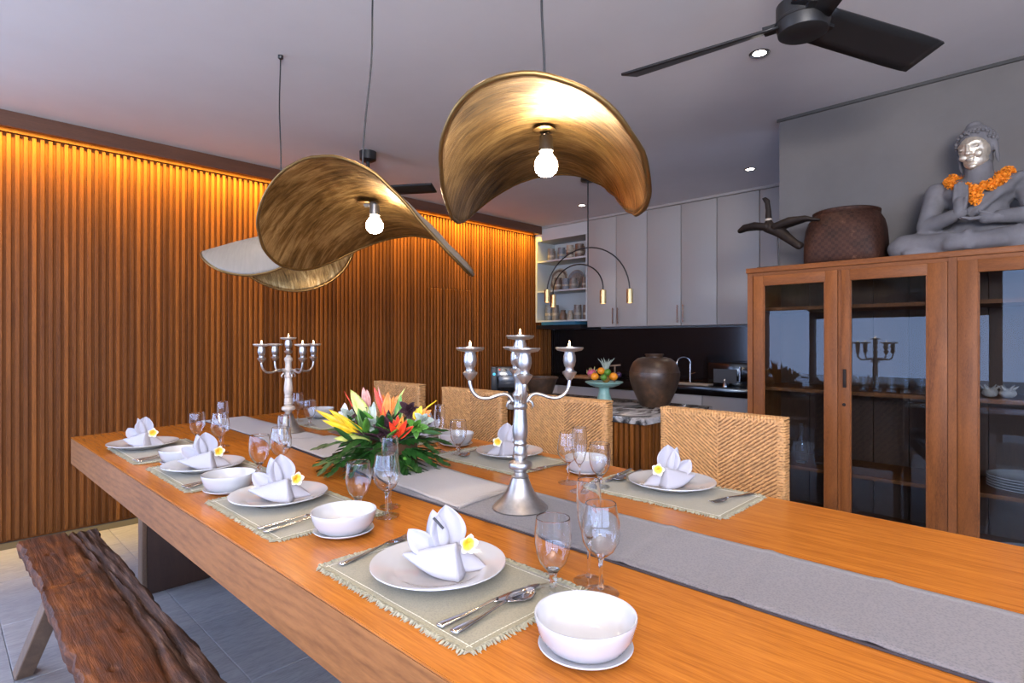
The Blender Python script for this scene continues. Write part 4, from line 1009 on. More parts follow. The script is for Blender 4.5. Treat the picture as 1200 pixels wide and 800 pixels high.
# ================================================================== TABLEWARE PROTOTYPES
def proto_mat(L_=.475, D_=.305, seed=0):
    t = thing('placemat', '', 'placemat', (0, 0, ZT), 0, 'fringed linen placemats')
    rs = random.Random(seed)
    def wob(x, y): return .0012 * max(0, mnoise.noise((x * 12 + seed, y * 12, seed))) + .0018
    m = MB(); hx, hy = L_ / 2 - .012, D_ / 2 - .012
    m.grid(lambda i, j: ((i - .5) * 2 * hx + .003 * mnoise.noise((0, j * 5, seed)), (j - .5) * 2 * hy + .004 * mnoise.noise((i * 5, 2, seed)), wob((i - .5) * 2 * hx, (j - .5) * 2 * hy)), 28, 18)
    m.build('cloth', M_MAT, t, smooth=180, solid=.0016)
    fr = MB(); st = MB()
    per = [((-hx, -hy), (hx, -hy), (0, -1)), ((hx, -hy), (hx, hy), (1, 0)), ((hx, hy), (-hx, hy), (0, 1)), ((-hx, hy), (-hx, -hy), (-1, 0))]
    for a, b, n_ in per:
        ln = math.dist(a, b); k = int(ln / .0026)
        for i in range(k):
            f = (i + rs.random()) / k; x = a[0] + (b[0] - a[0]) * f; y = a[1] + (b[1] - a[1]) * f
            o1 = rs.uniform(-.005, .005); l_ = rs.uniform(.008, .016); tx, ty = (b[0] - a[0]) / ln, (b[1] - a[1]) / ln
            zz = wob(x, y) + .0008; w_ = rs.uniform(.0009, .0017)
            p0 = (x - n_[0] * .003, y - n_[1] * .003); p1 = (x + n_[0] * l_ * .5 + tx * o1 * .5, y + n_[1] * l_ * .5 + ty * o1 * .5); p2 = (x + n_[0] * l_ + tx * o1, y + n_[1] * l_ + ty * o1)
            h = rs.uniform(.001, .004)
            fr.add([(p0[0] - tx * w_, p0[1] - ty * w_, zz), (p0[0] + tx * w_, p0[1] + ty * w_, zz), (p1[0] - tx * w_, p1[1] - ty * w_, zz + h), (p1[0] + tx * w_, p1[1] + ty * w_, zz + h), (p2[0] - tx * w_ * .5, p2[1] - ty * w_ * .5, .0014), (p2[0] + tx * w_ * .5, p2[1] + ty * w_ * .5, .0014),
                    (p1[0], p1[1], zz - .0015)], [(0, 1, 3, 2), (2, 3, 5, 4), (0, 2, 6), (1, 6, 3), (2, 4, 6), (3, 6, 5)])
        k = int(ln / .009)
        for i in range(1, k):
            f = i / k; x = a[0] + (b[0] - a[0]) * f - n_[0] * .012; y = a[1] + (b[1] - a[1]) * f - n_[1] * .012
            tx, ty = (b[0] - a[0]) / ln * .003, (b[1] - a[1]) / ln * .003; z0 = wob(x, y) + .0009
            st.box((x - abs(tx) - .0006, y - abs(ty) - .0006, z0), (x + abs(tx) + .0006, y + abs(ty) + .0006, z0 + .0007))
    stuff(fr.build('fringe', M_FRINGE, t, fix=False)); stuff(st.build('stitching', M_STITCH, t, fix=False))
    return t
def proto_plate(rd=.132):
    t = thing('dinner_plate', '', 'plate', (0, 0, ZT), 0, 'white dinner plates')
    s = rd / .138
    MB().lathe([(0, .003), (.070 * s, .003), (.072 * s, .0), (.078 * s, .0), (.088 * s, .006), (.135 * s, .0205), (.138 * s, .0225), (.1375 * s, .0245), (.133 * s, .024), (.092 * s, .012), (.086 * s, .0085), (0, .0075)], 64).build('dish', M_PORC, t, smooth=40)
    return t
def proto_bowl():
    t = thing('soup_bowl', '', 'bowl', (0, 0, ZT), 0, 'white soup bowls')
    MB().lathe([(0, .003), (.041, .003), (.042, .0), (.046, .0), (.049, .0035), (.0605, .011), (.0690, .024), (.0738, .041), (.0757, .0485), (.0752, .051), (.0727, .0505), (.070, .041), (.065, .026), (.057, .0155), (.042, .0095), (0, .0085)], 56).build('body', M_PORC, t, smooth=40)
    return t
def proto_saucer():
    t = thing('saucer', '', 'saucer', (0, 0, ZT), 0, 'white saucers under the bowls')
    MB().lathe([(0, .002), (.038, .002), (.039, .0), (.043, .0), (.05, .003), (.0685, .011), (.070, .0125), (.069, .0138), (.048, .007), (.04, .0055), (0, .005)], 48).build('dish', M_PORC, t, smooth=40)
    return t
def proto_glass(name, cat, wall, stem, foot, group):
    t = thing(name, '', cat, (0, 0, ZT), 0, group)
    th = .0012
    wall = list(wall); (ra, za), (rb, zb) = wall[-2], wall[-1]; wall.insert(-1, (rb + (ra - rb) * .0012 / (zb - za), zb - .0012))
    (ra, za), (rb, zb) = wall[0], wall[1]; wall.insert(1, (ra + (rb - ra) * .15, za + (zb - za) * .15))
    prof = [(0, wall[0][1])] + list(wall) + [(wall[-1][0] - th * .5, wall[-1][1] + .0006)] + [(max(.0005, r - th), z + (th if i == 0 else th * .3 * (i < 3))) for i, (r, z) in reversed(list(enumerate(wall)))] + [(0, wall[0][1] + th)]
    MB().lathe(prof, 40).build('bowl', M_SGLASS, t, smooth=50)
    MB().lathe(stem, 20).build('stem', M_SGLASS, t, smooth=60)
    MB().lathe(foot, 36).build('foot', M_GLASS, t, smooth=60)
    return t
def foot(r, h=.008): return [(0, 0), (r, 0), (r * 1.01, .0012), (r, .0022), (r * .6, .0038), (.008, h), (0, h)]
def P_goblet(): return proto_glass('water_goblet', 'glass', [(.006, .036), (.014, .040), (.024, .052), (.031, .070), (.034, .090), (.0335, .110), (.0315, .134)], [(0, .008), (.007, .008), (.0065, .018), (.009, .022), (.0065, .027), (.009, .034), (.013, .0395), (.006, .041), (0, .041)], foot(.031), 'stemmed water goblets')
def P_wine(): return proto_glass('wine_glass', 'glass', [(.004, .066), (.012, .068), (.024, .078), (.033, .094), (.0355, .110), (.034, .130), (.030, .150), (.028, .163)], [(0, .008), (.0055, .008), (.004, .02), (.0036, .045), (.0045, .06), (.009, .0675), (.004, .069), (0, .069)], foot(.033), 'large wine glasses')
def P_flute(): return proto_glass('champagne_flute', 'glass', [(.003, .081), (.008, .084), (.016, .098), (.0215, .120), (.0235, .145), (.023, .17), (.0215, .193)], [(0, .008), (.0045, .008), (.0033, .02), (.003, .06), (.0038, .076), (.006, .083), (.003, .085), (0, .085)], foot(.029), 'champagne flutes')
def leafsheet(m, base, tip, w, up, cup=.3, n=10, k=6, point=1.0, curl=0):
    """folded cloth petal / leaf blade: base to tip, half width w, 'up' = face normal"""
    base, tip, up = Vector(base), Vector(tip), Vector(up).normalized(); ax = tip - base; side = ax.cross(up).normalized(); nn = side.cross(ax).normalized(); L_ = ax.length
    def f(i, j):
        s = (j - .5) * 2; ww = w * (sin(pi * min(1, (i * .92 + .08)) ** point) ** .8 if i < 1 else 0)
        p = base + ax * i + side * s * ww + nn * (cup * ww * s * s + curl * L_ * i * i)
        return p.to_tuple()
    m.grid(f, n, k)
def proto_napkin(mx=1):
    t = thing('napkin', '', 'napkin', (0, 0, ZT + .009), 0, 'white napkins folded like a flower'); t.scale = (.96, .96, .80)
    def loftp(m, bot, top, n=14, kk=6, bulge=.004):
        def ev(P, f):
            f *= len(P) - 1; i = min(int(f), len(P) - 2); g = f - i
            P0 = Vector(P[max(i - 1, 0)]); P1 = Vector(P[i]); P2 = Vector(P[i + 1]); P3 = Vector(P[min(i + 2, len(P) - 1)])
            return .5 * ((2 * P1) + (P2 - P0) * g + (2 * P0 - 5 * P1 + 4 * P2 - P3) * g * g + (3 * P1 - P0 - 3 * P2 + P3) * g ** 3)
        m.grid(lambda i, j: tuple(ev(bot, i).lerp(ev(top, i), j) + Vector((0, -bulge * sin(pi * j), bulge * .5 * sin(pi * j)))), n, kk)
    F = lambda P: [(mx * x, y, z) for x, y, z in P]
    m = MB()
    loftp(m, F([(-.082, .004, .030), (-.042, -.032, .015), (-.005, -.054, .004), (.038, -.068, .001)]), F([(-.080, .006, .034), (-.047, -.004, .046), (-.012, -.016, .060), (.028, -.032, .074)]))
    m.build('front_wrap', M_NAPKIN, t, smooth=60, solid=.0022)
    m = MB()
    loftp(m, F([(.038, -.068, .001), (.046, -.050, .001), (.048, -.02, .001)]), F([(.028, -.032, .074), (.030, -.016, .071), (.028, .004, .060)]), 8, 6, .002)
    m.build('side_wrap', M_NAPKIN, t, smooth=60, solid=.002)
    m = MB()
    loftp(m, F([(.038, -.022, .001), (.062, -.018, .001), (.092, .000, .002)]), F([(.028, -.010, .062), (.044, .004, .050), (.070, .016, .020)]), 10, 6, .003)
    m.build('tail', M_NAPKIN, t, smooth=60, solid=.002)
    m = MB(); leafsheet(m, (mx * -.012, -.004, .030), (mx * -.020, -.002, .145), .026, (mx * -.35, -1, .15), -.5, 12, 6, .8); m.build('petal', M_NAPKIN, t, smooth=180, solid=.0018)
    m = MB(); leafsheet(m, (mx * .010, .004, .030), (mx * .004, .016, .150), .036, (mx * .25, -1, .2), .75, 14, 8, 1.25); m.build('petal', M_NAPKIN, t, smooth=180, solid=.0018)
    m = MB(); leafsheet(m, (mx * -.018, .004, .034), (mx * -.074, .020, .088), .025, (mx * -.1, -1, .5), .7, 12, 6, .9); m.build('petal', M_NAPKIN, t, smooth=180, solid=.0018)
    m = MB(); leafsheet(m, (mx * .0, .02, .022), (mx * -.030, .05, .075), .028, (0, -.6, 1), .4, 10, 6, .9); m.build('petal', M_NAPKIN, t, smooth=180, solid=.0018)
    m = MB(); loftp(m, F([(-.05, .01, .002), (-.02, .04, .002), (.03, .03, .002)]), F([(-.03, .006, .045), (-.01, .02, .05), (.018, .012, .05)]), 8, 4, 0); m.build('back_wrap', M_NAPKIN, t, smooth=60, solid=.002)
    return t
def frang_mat():
    m, nt, b = new_mat('frangipani_petal'); v = coords(nt); ln = nd(nt, 'ShaderNodeVectorMath', operation='LENGTH'); nt.links.new(v, ln.inputs[0])
    nt.links.new(ramp(nt, ln.outputs['Value'], [(.006, (.85, .42, .01)), (.012, (.86, .62, .06)), (.018, (.85, .83, .74))]), b.inputs['Base Color']); b.inputs['Roughness'].default_value = .5; return m
M_FRANG = frang_mat()
def proto_flower(s=.70):
    t = thing('frangipani', '', 'flower', (0, 0, 0), 0, 'frangipani blossoms tucked in the napkins')
    for k in range(5):
        a = 2 * pi * k / 5 + .3; d_ = Vector((cos(a), 0, sin(a)))
        m = MB(); leafsheet(m, d_ * .002 * s, d_ * .029 * s + Vector((sin(a) * .004, -.010 * s, -cos(a) * .004)), .012 * s, (0, -1, 0), .35, 8, 4, 1.35, .05); m.build('petal', M_FRANG, t, smooth=180, solid=.0009)
    MB().tube([(0, .001, 0), (0, .014 * s, -.004 * s)], [.004 * s, .0022 * s], 8).build('tube', M_FRANG, t, smooth=60)
    return t
def flatware(kind):
    t = thing(kind, '', kind, (0, 0, ZT + .003), 0, 'steel %s at the place settings' % ('knives' if kind == 'knife' else kind + 's'))
    def strip(m, pts, th=.0012):      # pts (y, halfwidth, z, crown)
        def f(i, j):
            q = i * (len(pts) - 1); a = min(int(q), len(pts) - 2); g = q - a
            y, w, z, c = [pts[a][r] * (1 - g) + pts[a + 1][r] * g for r in range(4)]
            s = (j - .5) * 2
            return (s * w, y, z + c * (1 - s * s))
        m.grid(f, (len(pts) - 1) * 3, 6)
    h = MB(); strip(h, [(-.100, .0015, .002, .001), (-.097, .0078, .002, .0018), (-.085, .0088, .002, .0022), (-.04, .0052, .003, .002), (.0, .0032, .006, .0018), (.025, .0030, .008, .0016)])
    h.build('handle', M_STEEL, t, smooth=180, solid=.0018)
    if kind == 'spoon':
        m = MB(); strip(m, [(.024, .0030, .008, .0012), (.034, .010, .0075, -.003), (.050, .0190, .006, -.0062), (.070, .0205, .005, -.0068), (.085, .0150, .006, -.0045), (.093, .006, .008, -.0012), (.0945, .001, .0085, 0)]); m.build('bowl', M_STEEL, t, smooth=180, solid=.0012)
    elif kind == 'knife':
        m = MB(); strip(m, [(.015, .0048, .0065, .0012), (.03, .0085, .005, .0007), (.07, .0095, .0045, .0006), (.105, .0085, .004, .0005), (.122, .0042, .0035, .0003), (.127, .0008, .0034, 0)]); m.build('blade', M_STEEL, t, smooth=180, solid=.0014)
    else:
        m = MB(); strip(m, [(.024, .0030, .008, .0012), (.036, .0085, .0065, -.001), (.048, .0112, .0055, -.0018), (.054, .0116, .0052, -.0018)]); m.build('head', M_STEEL, t, smooth=180, solid=.0014)
        for k in range(4):
            x = -.0092 + k * .0061
            m = MB(); m.tube([(x, .053, .0044), (x, .072, .0042), (x * .96, .088, .0062), (x * .94, .094, .0082)], [.0017, .0015, .0012, .0005], 6); m.build('tine', M_STEEL, t, smooth=60)
    return t
USED = {}
PROTO = dict(mat=proto_mat, plate=proto_plate, bowl=proto_bowl, saucer=proto_saucer, goblet=P_goblet, wine=P_wine, flute=P_flute, napkin=proto_napkin, napkin_m=lambda: proto_napkin(-1), flower=proto_flower, fork=lambda: flatware('fork'), knife=lambda: flatware('knife'), spoon=lambda: flatware('spoon'))
def place(kind, loc, rz, label):
    if kind not in USED: USED[kind] = o = PROTO[kind]()
    else: o = dup(USED[kind])
    o.location = loc; o.rotation_euler = (0, 0, rz); o['label'] = label
    return o
ST = dict(N1='nearest setting on the bench side', N2='second setting from the camera, bench side', N3='third setting from the camera, bench side', N4='last setting on the bench side',
          F1='nearest setting on the chair side', F2='second setting on the chair side', F3='third setting on the chair side', F4='last setting on the chair side')
def on(u, v, dz=0): q = pz(u, v, ZT); return Vector((q.x, q.y, ZT + dz))
TOC = math.atan2(FW.y, FW.x) - pi / 2       # heading that turns a front (-y) towards the photographer
# ---- bench side
NEAR = {
 'N1': dict(plate=(514, 673), mat=(-.848, .690, 0), bowl=(686, 763), goblet=(648, 692), wine=(704, 695), flute=(690, 681), fork=((398, 665), (480, 632)), knife=((513, 738), (622, 693)), spoon=((530, 747), (623, 698))),
 'N2': dict(plate=(327, 588), mat=(-1.506, .690, 0), bowl=(403, 625), goblet=(420, 600), wine=(453, 605), flute=(457, 594), knife=((302, 622), (365, 607)), spoon=((309, 627), (362, 613))),
 'N3': dict(plate=(239, 551), mat=(-2.105, .684, 0), bowl=(268, 576), goblet=(304, 556), wine=(329, 557), flute=(333, 551), knife=((213, 572), (236, 567)), spoon=((217, 575), (240, 569))),
 'N4': dict(plate=(168, 525), mat=(-2.665, .672, 0), bowl=(213, 543), goblet=(231, 519), wine=(258, 531), flute=(261, 523), knife=((156, 541), (180, 537)), spoon=((160, 543), (184, 539)))}
FAR = {
 'F1': dict(plate=(787, 572), mat=(-.850, 1.555, 0), bowl=(687, 554), goblet=(703, 572), wine=(666, 566), flute=(679, 576), fork=((882, 580), (836, 592)), knife=((740, 551), (712, 566)), spoon=((752, 553), (716, 568))),
 'F2': dict(plate=(597, 535), mat=(-1.555, 1.525, 0), bowl=(535, 522), goblet=(537, 533), flute=(515, 530), fork=((668, 545), (630, 552)), spoon=((563, 527), (548, 534))),
 'F3': dict(plate=(499, 513), mat=(-2.24, 1.545, 0)),
 'F4': dict(bowl=(376, 490), mat=(-2.93, 1.53, 0), goblet=(363, 499), wine=(349, 494))}
def between(a, b, cx):
    p, q = on(*a), on(*b); d_ = q - p
    return p + d_.normalized() * .1, math.atan2(d_.y, d_.x) - pi / 2
for kk, S in list(NEAR.items()) + list(FAR.items()):
    w = ST[kk]; near = kk[0] == 'N'
    if 'mat' in S: place('mat', (S['mat'][0], S['mat'][1], ZT), S['mat'][2] + (0 if near else pi), 'greenish linen placemat with frayed edges, %s' % w)
    pl_ = None
    if 'plate' in S:
        pl_ = on(*S['plate'], dz=.004); place('plate', pl_, 0, 'round white dinner plate, %s' % w)
        rz = TOC + {'N1': 0, 'N2': .25, 'N3': .35, 'N4': .1, 'F1': .1, 'F2': .2, 'F3': 0}[kk]
        npk = 'napkin' if near else 'napkin_m'
        nz = pl_ + Vector((0, 0, .0085)) + (RT * .008 if kk == 'N1' else (RT * -.002))
        o = place(npk, nz, rz, 'white folded napkin standing on the plate, %s' % w)
        off = Vector((.050 if near else -.048, -.020, .056 if near else .052)); off.rotate(Matrix.Rotation(rz, 3, 'Z'))
        fl = place('flower', nz + off, rz + (.5 if near else -.4), 'white and yellow frangipani blossom on the napkin, %s' % w)
        if kk == 'N1':
            a = Vector((-.016, -.016, .104)); b = Vector((.004, -.020, .084)); a.rotate(Matrix.Rotation(rz, 3, 'Z')); b.rotate(Matrix.Rotation(rz, 3, 'Z'))
            tag(MB().tube([nz + a, nz + b], .0026, 8).build('dark_stick', M_DIRT, None, smooth=60), 'short dark stick tucked in the tall napkin petal at the nearest setting', 'stick')
    if 'bowl' in S:
        b = on(*S['bowl']); onmat = kk in ('F4',)
        place('saucer', b + Vector((0, 0, .0006 if not onmat else .005)), 0, 'small white saucer under the bowl, %s' % w)
        place('bowl', b + Vector((0, 0, .0062 if not onmat else .0106)), 0, 'round white soup bowl on a saucer, %s' % w)
    for g, nm in (('goblet', 'short stemmed water goblet'), ('wine', 'tall round wine glass'), ('flute', 'slim champagne flute')):
        if g in S: place(g, on(*S[g], dz=.0005 if not (kk in ('F1', 'F2', 'F4') and g == 'goblet') else .0045), 0, '%s, %s' % (nm, w))
    for g in ('fork', 'knife', 'spoon'):
        if g in S:
            c_, rz = between(*S[g], 0)
            o = place(g, (c_.x, c_.y, ZT + .0042 + (.002 if g == 'spoon' else 0)), rz, 'polished steel %s on the placemat, %s' % (g, w))

# ================================================================== CANDELABRA
def candelabrum(loc, rz, label, mat_stem, lit, group, which):
    t = thing('candelabrum', label, 'candelabrum', loc, rz, group)
    MB().lathe([(0, .0), (.074, .0), (.0755, .004), (.070, .010), (.052, .026), (.038, .046), (.029, .066), (.024, .080), (.022, .084), (.024, .087), (.018, .092), (.015, .098)], 44).build('base', M_PEWTER, t, smooth=50)
    MB().lathe([(.015, .098), (.020, .104), (.031, .110), (.033, .117), (.031, .124), (.020, .130), (.016, .133), (.018, .136), (.021, .140), (.018, .145), (.020, .150), (.0185, .156), (.019, .163), (.016, .170), (.019, .176), (.016, .182),
                (.0185, .190), (.021, .205), (.0205, .225), (.0175, .255), (.0165, .268), (.020, .272), (.020, .278), (.0175, .283), (.0175, .300), (.021, .304), (.021, .310), (.0145, .318), (.0145, .345), (.020, .356), (.020, .364), (.012, .372), (.010, .380)], 36).build('stem', mat_stem, t, smooth=45)
    def cup(M_, par, zoff=0):
        o = MB().lathe([(.006, .0), (.008, .002), (.019, .018), (.020, .022), (.012, .026), (.011, .034), (.014, .038), (.0175, .052), (.0165, .066), (.0135, .074), (.016, .080)], 24, M_).build('candle_cup', M_PEWTER, par, smooth=45)
        vs = []; n = 40
        prof = [(.010, .077), (.020, .078), (.033, .081), (.0375, .0865), (.0365, .0895), (.030, .088), (.016, .085), (.008, .085)]
        m = MB(); vs = []; fs = []
        for i in range(n):
            a = 2 * pi * i / n; sc2 = 1 + .035 * abs(sin(a * 6))
            vs += [(r * (sc2 if r > .025 else 1) * cos(a), r * (sc2 if r > .025 else 1) * sin(a), z) for r, z in prof]
        k = len(prof)
        for i in range(n):
            for q in range(k - 1): fs.append((i * k + q, ((i + 1) % n) * k + q, ((i + 1) % n) * k + q + 1, i * k + q + 1))
        m.add(vs, fs, M_); m.build('drip_pan', mat_stem if which == 2 else M_PEWTER, par, smooth=50)
    tops = []
    cup(Matrix.Translation((0, 0, .378)), t); tops.append((0, 0, .378 + .0855))
    for k, a in enumerate((0, pi / 2, pi, 3 * pi / 2)):
        ca, sa = cos(a), sin(a); P_ = lambda r, z: (r * ca, r * sa, z)
        pts = [P_(.019, .286), P_(.026, .300), P_(.040, .309), P_(.060, .306), P_(.085, .298), P_(.110, .300), P_(.128, .316), P_(.135, .338), P_(.135, .350)]
        q = []                       # smooth the polyline
        for i in range(len(pts) - 1):
            for g in (0, .33, .66):
                p0, p1, p2, p3 = [Vector(pts[max(0, min(len(pts) - 1, i + d))]) for d in (-1, 0, 1, 2)]
                q.append(.5 * ((2 * p1) + (p2 - p0) * g + (2 * p0 - 5 * p1 + 4 * p2 - p3) * g * g + (3 * p1 - p0 - 3 * p2 + p3) * g ** 3))
        q.append(Vector(pts[-1]))
        m = MB(); m.tube(q, .0052, 10); m.tube([P_(.020, .296), P_(.032, .286), P_(.036, .276), P_(.031, .270)], [.004, .004, .0035, .002], 8)
        arm = m.build('arm', M_PEWTER, t, smooth=180)
        cup(Matrix.Translation(P_(.135, .346)), arm); tops.append((.135 * ca, .135 * sa, .346 + .0855))
    M0 = Matrix.Translation(loc) @ Matrix.Rotation(rz, 4, 'Z')
    for i, (x, y, z) in enumerate(tops):
        if not lit[i]: continue
        p = M0 @ Vector((x, y, z - .004))
        c = thing('candle', '', 'candle', p, 0, 'small lit candles in the candelabra'); c['label'] = lit[i]
        MB().lathe([(0, 0), (.0095, 0), (.0095, .0085), (.008, .010), (0, .0088)], 16).build('wax', M_WAX, c, smooth=50)
        MB().lathe([(0, .010), (.0024, .012), (.0030, .015), (.0022, .020), (.0008, .024), (0, .026)], 12).build('flame', M_FLAME, c, smooth=180)
c1 = on(609.5, 597, dz=.0045)
candelabrum(c1, TOC + R(4), 'tall pewter five branched candelabrum nearest the camera, on the grey runner', M_PEWTER, ['lit candle atop the centre of the near candelabrum', 'lit candle on the right arm of the near candelabrum', 'lit candle on the rear arm of the near candelabrum', 'lit candle on the left arm of the near candelabrum', None], 'five branched candelabra', 1)
c2 = on(338, 507, dz=.0045)
candelabrum(c2, TOC + R(49.6), 'pale whitewashed five branched candelabrum at the far end of the table', M_WHITEMETAL, ['lit candle atop the centre of the far candelabrum', 'lit candle on the outer right arm of the far candelabrum', None, 'lit candle on the outer left arm of the far candelabrum', 'lit candle on the inner right arm of the far candelabrum'], 'five branched candelabra', 2)

# ================================================================== FLOWER CENTREPIECE
CC = Vector((-1.742, 1.145, ZT + .0125)); D0 = CC.x * FW.x + CC.y * FW.y
cp = thing('flower_arrangement', 'tropical flower arrangement with red and yellow blooms in a brown box', 'flowers', CC)
m = MB(); bxr = Matrix.Rotation(R(8), 4, 'Z')
m.bbox((-.085, -.075, 0), (.085, .075, .085), .004, 1, bxr); m.build('container', M_BOXW, cp)
def W_(u, v, dd=0): return pd(u, v, D0 + dd) - CC
def blade(base, tip, w, up, mat, name='leaf', cup=.3, curl=0, point=1., n=10):
    m = MB(); leafsheet(m, base, tip, w, up, cup, n, 4, point, curl); return m.build(name, mat, cp, smooth=180, solid=.0008)
rs = random.Random(5)
def frond(base, tip, droop, mat, n=9, w=.055, name='frond'):
    base, tip = Vector(base), Vector(tip); ax = tip - base; side = ax.cross(Vector((0, 0, 1))).normalized()
    mid = lambda f: base + ax * f + Vector((0, 0, 1)) * (droop * 4 * f * (1 - f))
    m = MB(); m.tube([mid(i / 10) for i in range(11)], [.0026 * (1 - .08 * i) for i in range(11)], 6)
    for i in range(1, n + 1):
        f = .10 + .86 * i / n
        for s in (-1, 1):
            p = mid(f); ln = w * (1.05 - .55 * abs(f - .4)) * rs.uniform(.85, 1.1)
            d_ = (ax.normalized() * .75 + side * s * (.95 - .5 * f)).normalized() + Vector((0, 0, rs.uniform(-.25, .05)))
            leafsheet(m, p, p + d_ * ln, .0098, Vector((0, 0, 1)) + side * s * .3, .35, 6, 2, .9)
    leafsheet(m, mid(.96), mid(1.0) + ax.normalized() * .03, .008, (0, 0, 1), .3, 5, 2)
    return m.build(name, mat, cp, smooth=180)
# big dark fronds spilling over the rim (left, front, right)
for (u0, v0, u1, v1, d0, d1, dr) in ((436, 528, 374, 545, 0, -.05, .02), (438, 520, 372, 527, 0, .03, .02), (440, 532, 388, 556, -.04, -.16, .03), (462, 528, 520, 544, 0, -.03, .03), (464, 520, 521, 520, 0, .06, .02), (460, 533, 500, 561, -.03, -.12, .03), (455, 530, 483, 562, -.05, -.15, .02), (464, 515, 516, 505, .02, .10, .015), (440, 515, 392, 505, .03, .12, .02), (450, 520, 430, 545, -.06, -.17, .03), (438, 528, 380, 552, -.03, -.10, .04), (440, 525, 398, 540, -.05, -.14, .05), (462, 530, 512, 552, -.03, -.07, .04), (460, 525, 508, 530, -.03, -.06, .04), (445, 530, 410, 556, -.06, -.17, .035)):
    frond(W_(u0, v0, d0), W_(u1, v1, d1), dr, M_LEAF)
# mid dark leaves filling the dome
for k in range(90):
    a = rs.uniform(0, 2 * pi); el = rs.uniform(.1, 1.25); L_ = rs.uniform(.07, .125)
    b0 = Vector((rs.uniform(-.06, .06), rs.uniform(-.06, .06), .075)); d_ = Vector((cos(a) * cos(el), sin(a) * cos(el), sin(el)))
    mt = rs.choice([M_LEAF, M_LEAF, M_LEAF, M_LEAF2, M_PURP, M_PURP])
    blade(b0 + d_ * .03, b0 + d_ * (.03 + L_), rs.uniform(.012, .024), (0, -.3, 1), mt, 'leaf', .35, rs.uniform(-.12, .05), rs.uniform(.8, 1.1), 8)
NB = -FW                                  # towards the photographer
def upv(dx=0, dz=.25): return NB + RT * dx + Vector((0, 0, dz))
# yellow heliconia at left
for (u, v, dd) in ((369, 482, -.02), (377, 494, -.05), (385, 481, .0), (392, 486, -.03), (400, 491, -.04), (408, 496, -.02)):
    blade(W_(431, 513, -.04), W_(u, v, dd - .03), .0135, upv(0, 1), M_YEL, 'yellow_bract', .45, .06, 1.05)
blade(W_(434, 516, -.06), W_(391, 515, -.10), .018, upv(0, 1.2), M_LIME, 'lime_leaf', .3, .05); blade(W_(436, 518, -.05), W_(398, 509, -.08), .014, upv(0, 1), M_LEAF2, 'leaf', .3, .05)
# tall variegated leaf, bud, spikes
blade(W_(436, 503, .02), W_(411, 456, .02), .024, upv(.35, .2), M_LIME, 'lime_leaf', .25, -.06, 1.0); blade(W_(432, 512, .0), W_(420, 478, .0), .020, upv(.3, .2), M_LEAF2, 'leaf', .25, -.05)
blade(W_(432, 487, .04), W_(425.5, 453, .05), .013, upv(), M_PINK, 'pink_bud', .6); blade(W_(432, 480, .05), W_(430, 456, .05), .010, upv(.4), M_PINK, 'pink_bud', .6)
for u, v in ((403, 458), (424, 472)): MB().tube([W_(420, 490, .04), W_(u + 6, v + 10, .05), W_(u, v, .05)], [.003, .0025, .0008], 6).build('red_spike', M_RED, cp, smooth=180)
# bird of paradise, reds and oranges in the middle
for (u, v, w, mt) in ((438, 453, .010, M_RED), (443, 456, .013, M_RED), (449, 462, .016, M_ORG), (455, 459, .017, M_ORG), (452, 470, .020, M_ORG), (462, 464, .014, M_ORG), (467, 462, .010, M_ORG), (443, 452, .005, M_PINK), (475, 454, .006, M_LIME)):
    blade(W_(452, 492, .05), W_(u, v, .05 + rs.uniform(-.02, .03)), w, upv(rs.uniform(-.3, .3)), mt, 'paradise_petal', .4, 0, .9)
for (u, v, mt) in ((466, 470, M_LEAF2), (472, 470, M_LIME), (470, 462, M_LEAF2), (438, 470, M_SAGE), (433, 475, M_SAGE)):
    blade(W_(466 if u > 450 else 438, 498, .02), W_(u, v, .03), .012, upv(rs.uniform(-.4, .4)), mt, 'leaf', .35, 0, .95)
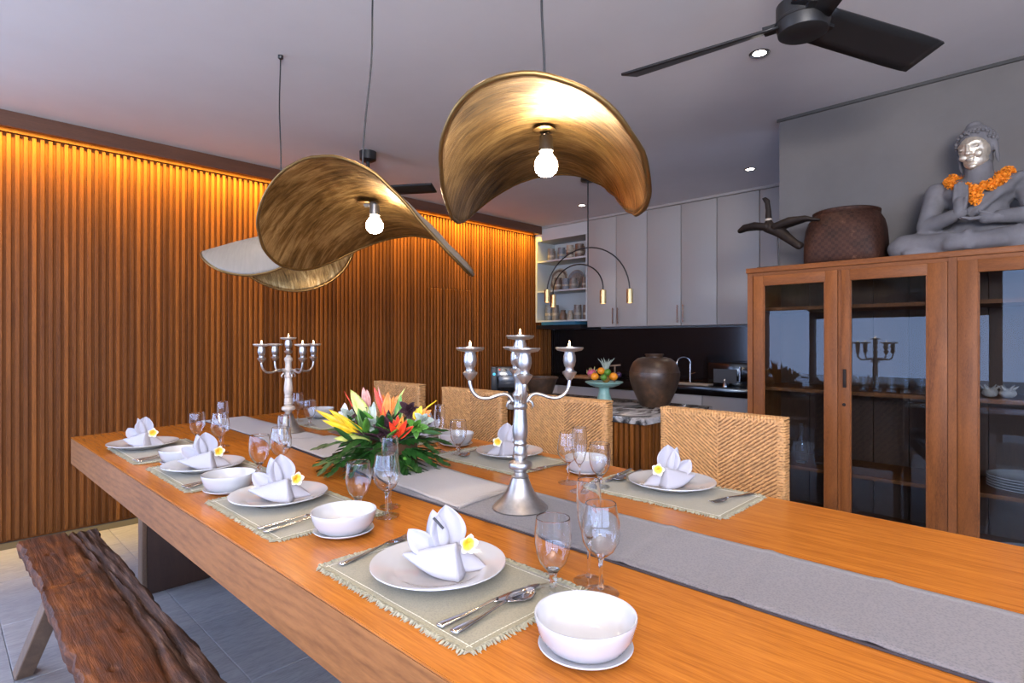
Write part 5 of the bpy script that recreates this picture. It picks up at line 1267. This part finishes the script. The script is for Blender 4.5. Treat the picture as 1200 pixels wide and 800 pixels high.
# red heliconia in front
for (u, v) in ((456, 494), (461, 491), (466, 486), (472, 487), (477, 492), (485, 499), (459, 500), (469, 494), (480, 503)):
    blade(W_(467, 513, -.06), W_(u, v, -.09 + rs.uniform(-.02, .02)), .0115, upv(rs.uniform(-.3, .3)), M_RED if u not in (469, 472) else M_ORG, 'red_bract', .6, 0, .95)
# yellow orange flower at the right, with its long spike
for (u, v, mt) in ((485, 482, M_YEL), (489, 478, M_YEL), (494, 475, M_YEL), (500, 478, M_ORG), (506, 480, M_ORG), (505, 487, M_ORG), (493, 486, M_LEAF2)):
    blade(W_(489, 492, .0), W_(u, v, .0), .011, upv(rs.uniform(-.4, .4)), mt, 'yellow_petal', .4, 0, .95)
MB().tube([W_(492, 486, .0), W_(502, 476, .01), W_(512, 469, .02)], [.003, .003, .002], 6).build('yellow_spike', M_YEL, cp, smooth=180)
# silvery rosettes and purple leaves
for (cu, cv, dd, mt, rr) in ((411, 487, .06, M_SAGE, .05), (496, 492, -.02, M_SAGE, .045), (437, 497, -.02, M_SAGE, .04), (425, 486, .05, M_PURP, .055), (480, 480, .03, M_PURP, .055), (449, 506, -.05, M_PURP, .05), (488, 500, -.04, M_LEAF2, .05), (470, 508, -.02, M_LEAF, .06)):
    c = W_(cu, cv, dd)
    for k in range(9):
        a = k * 2.4; el = .25 + .1 * k; d_ = (RT * cos(a) + Vector((0, 0, 1)) * sin(a)) * cos(el) + NB * sin(el)
        blade(c, c + d_ * rr * (1 - .04 * k), .0115, NB * cos(el) - d_ * .3 + Vector((0, 0, .3)), mt, 'rosette_leaf', .45, .1, .95, 6)
blade(W_(405, 492, .07), W_(404, 472, .08), .014, upv(), plain('white_orchid', (.66, .64, .68), .5), 'orchid_petal', .5); blade(W_(404, 490, .07), W_(397, 482, .07), .012, upv(-.5), MATS['white_orchid'], 'orchid_petal', .5)
for (u0, v0, u1, v1, mt) in ((478, 540, 489, 566, M_LIME), (474, 535, 476, 552, M_LEAF2), (415, 518, 389, 500, M_LEAF), (495, 505, 520, 510, M_LEAF)):
    blade(W_(u0, v0, -.08), W_(u1, v1, -.12), .009, upv(0, .8), mt, 'leaf', .4, .1)
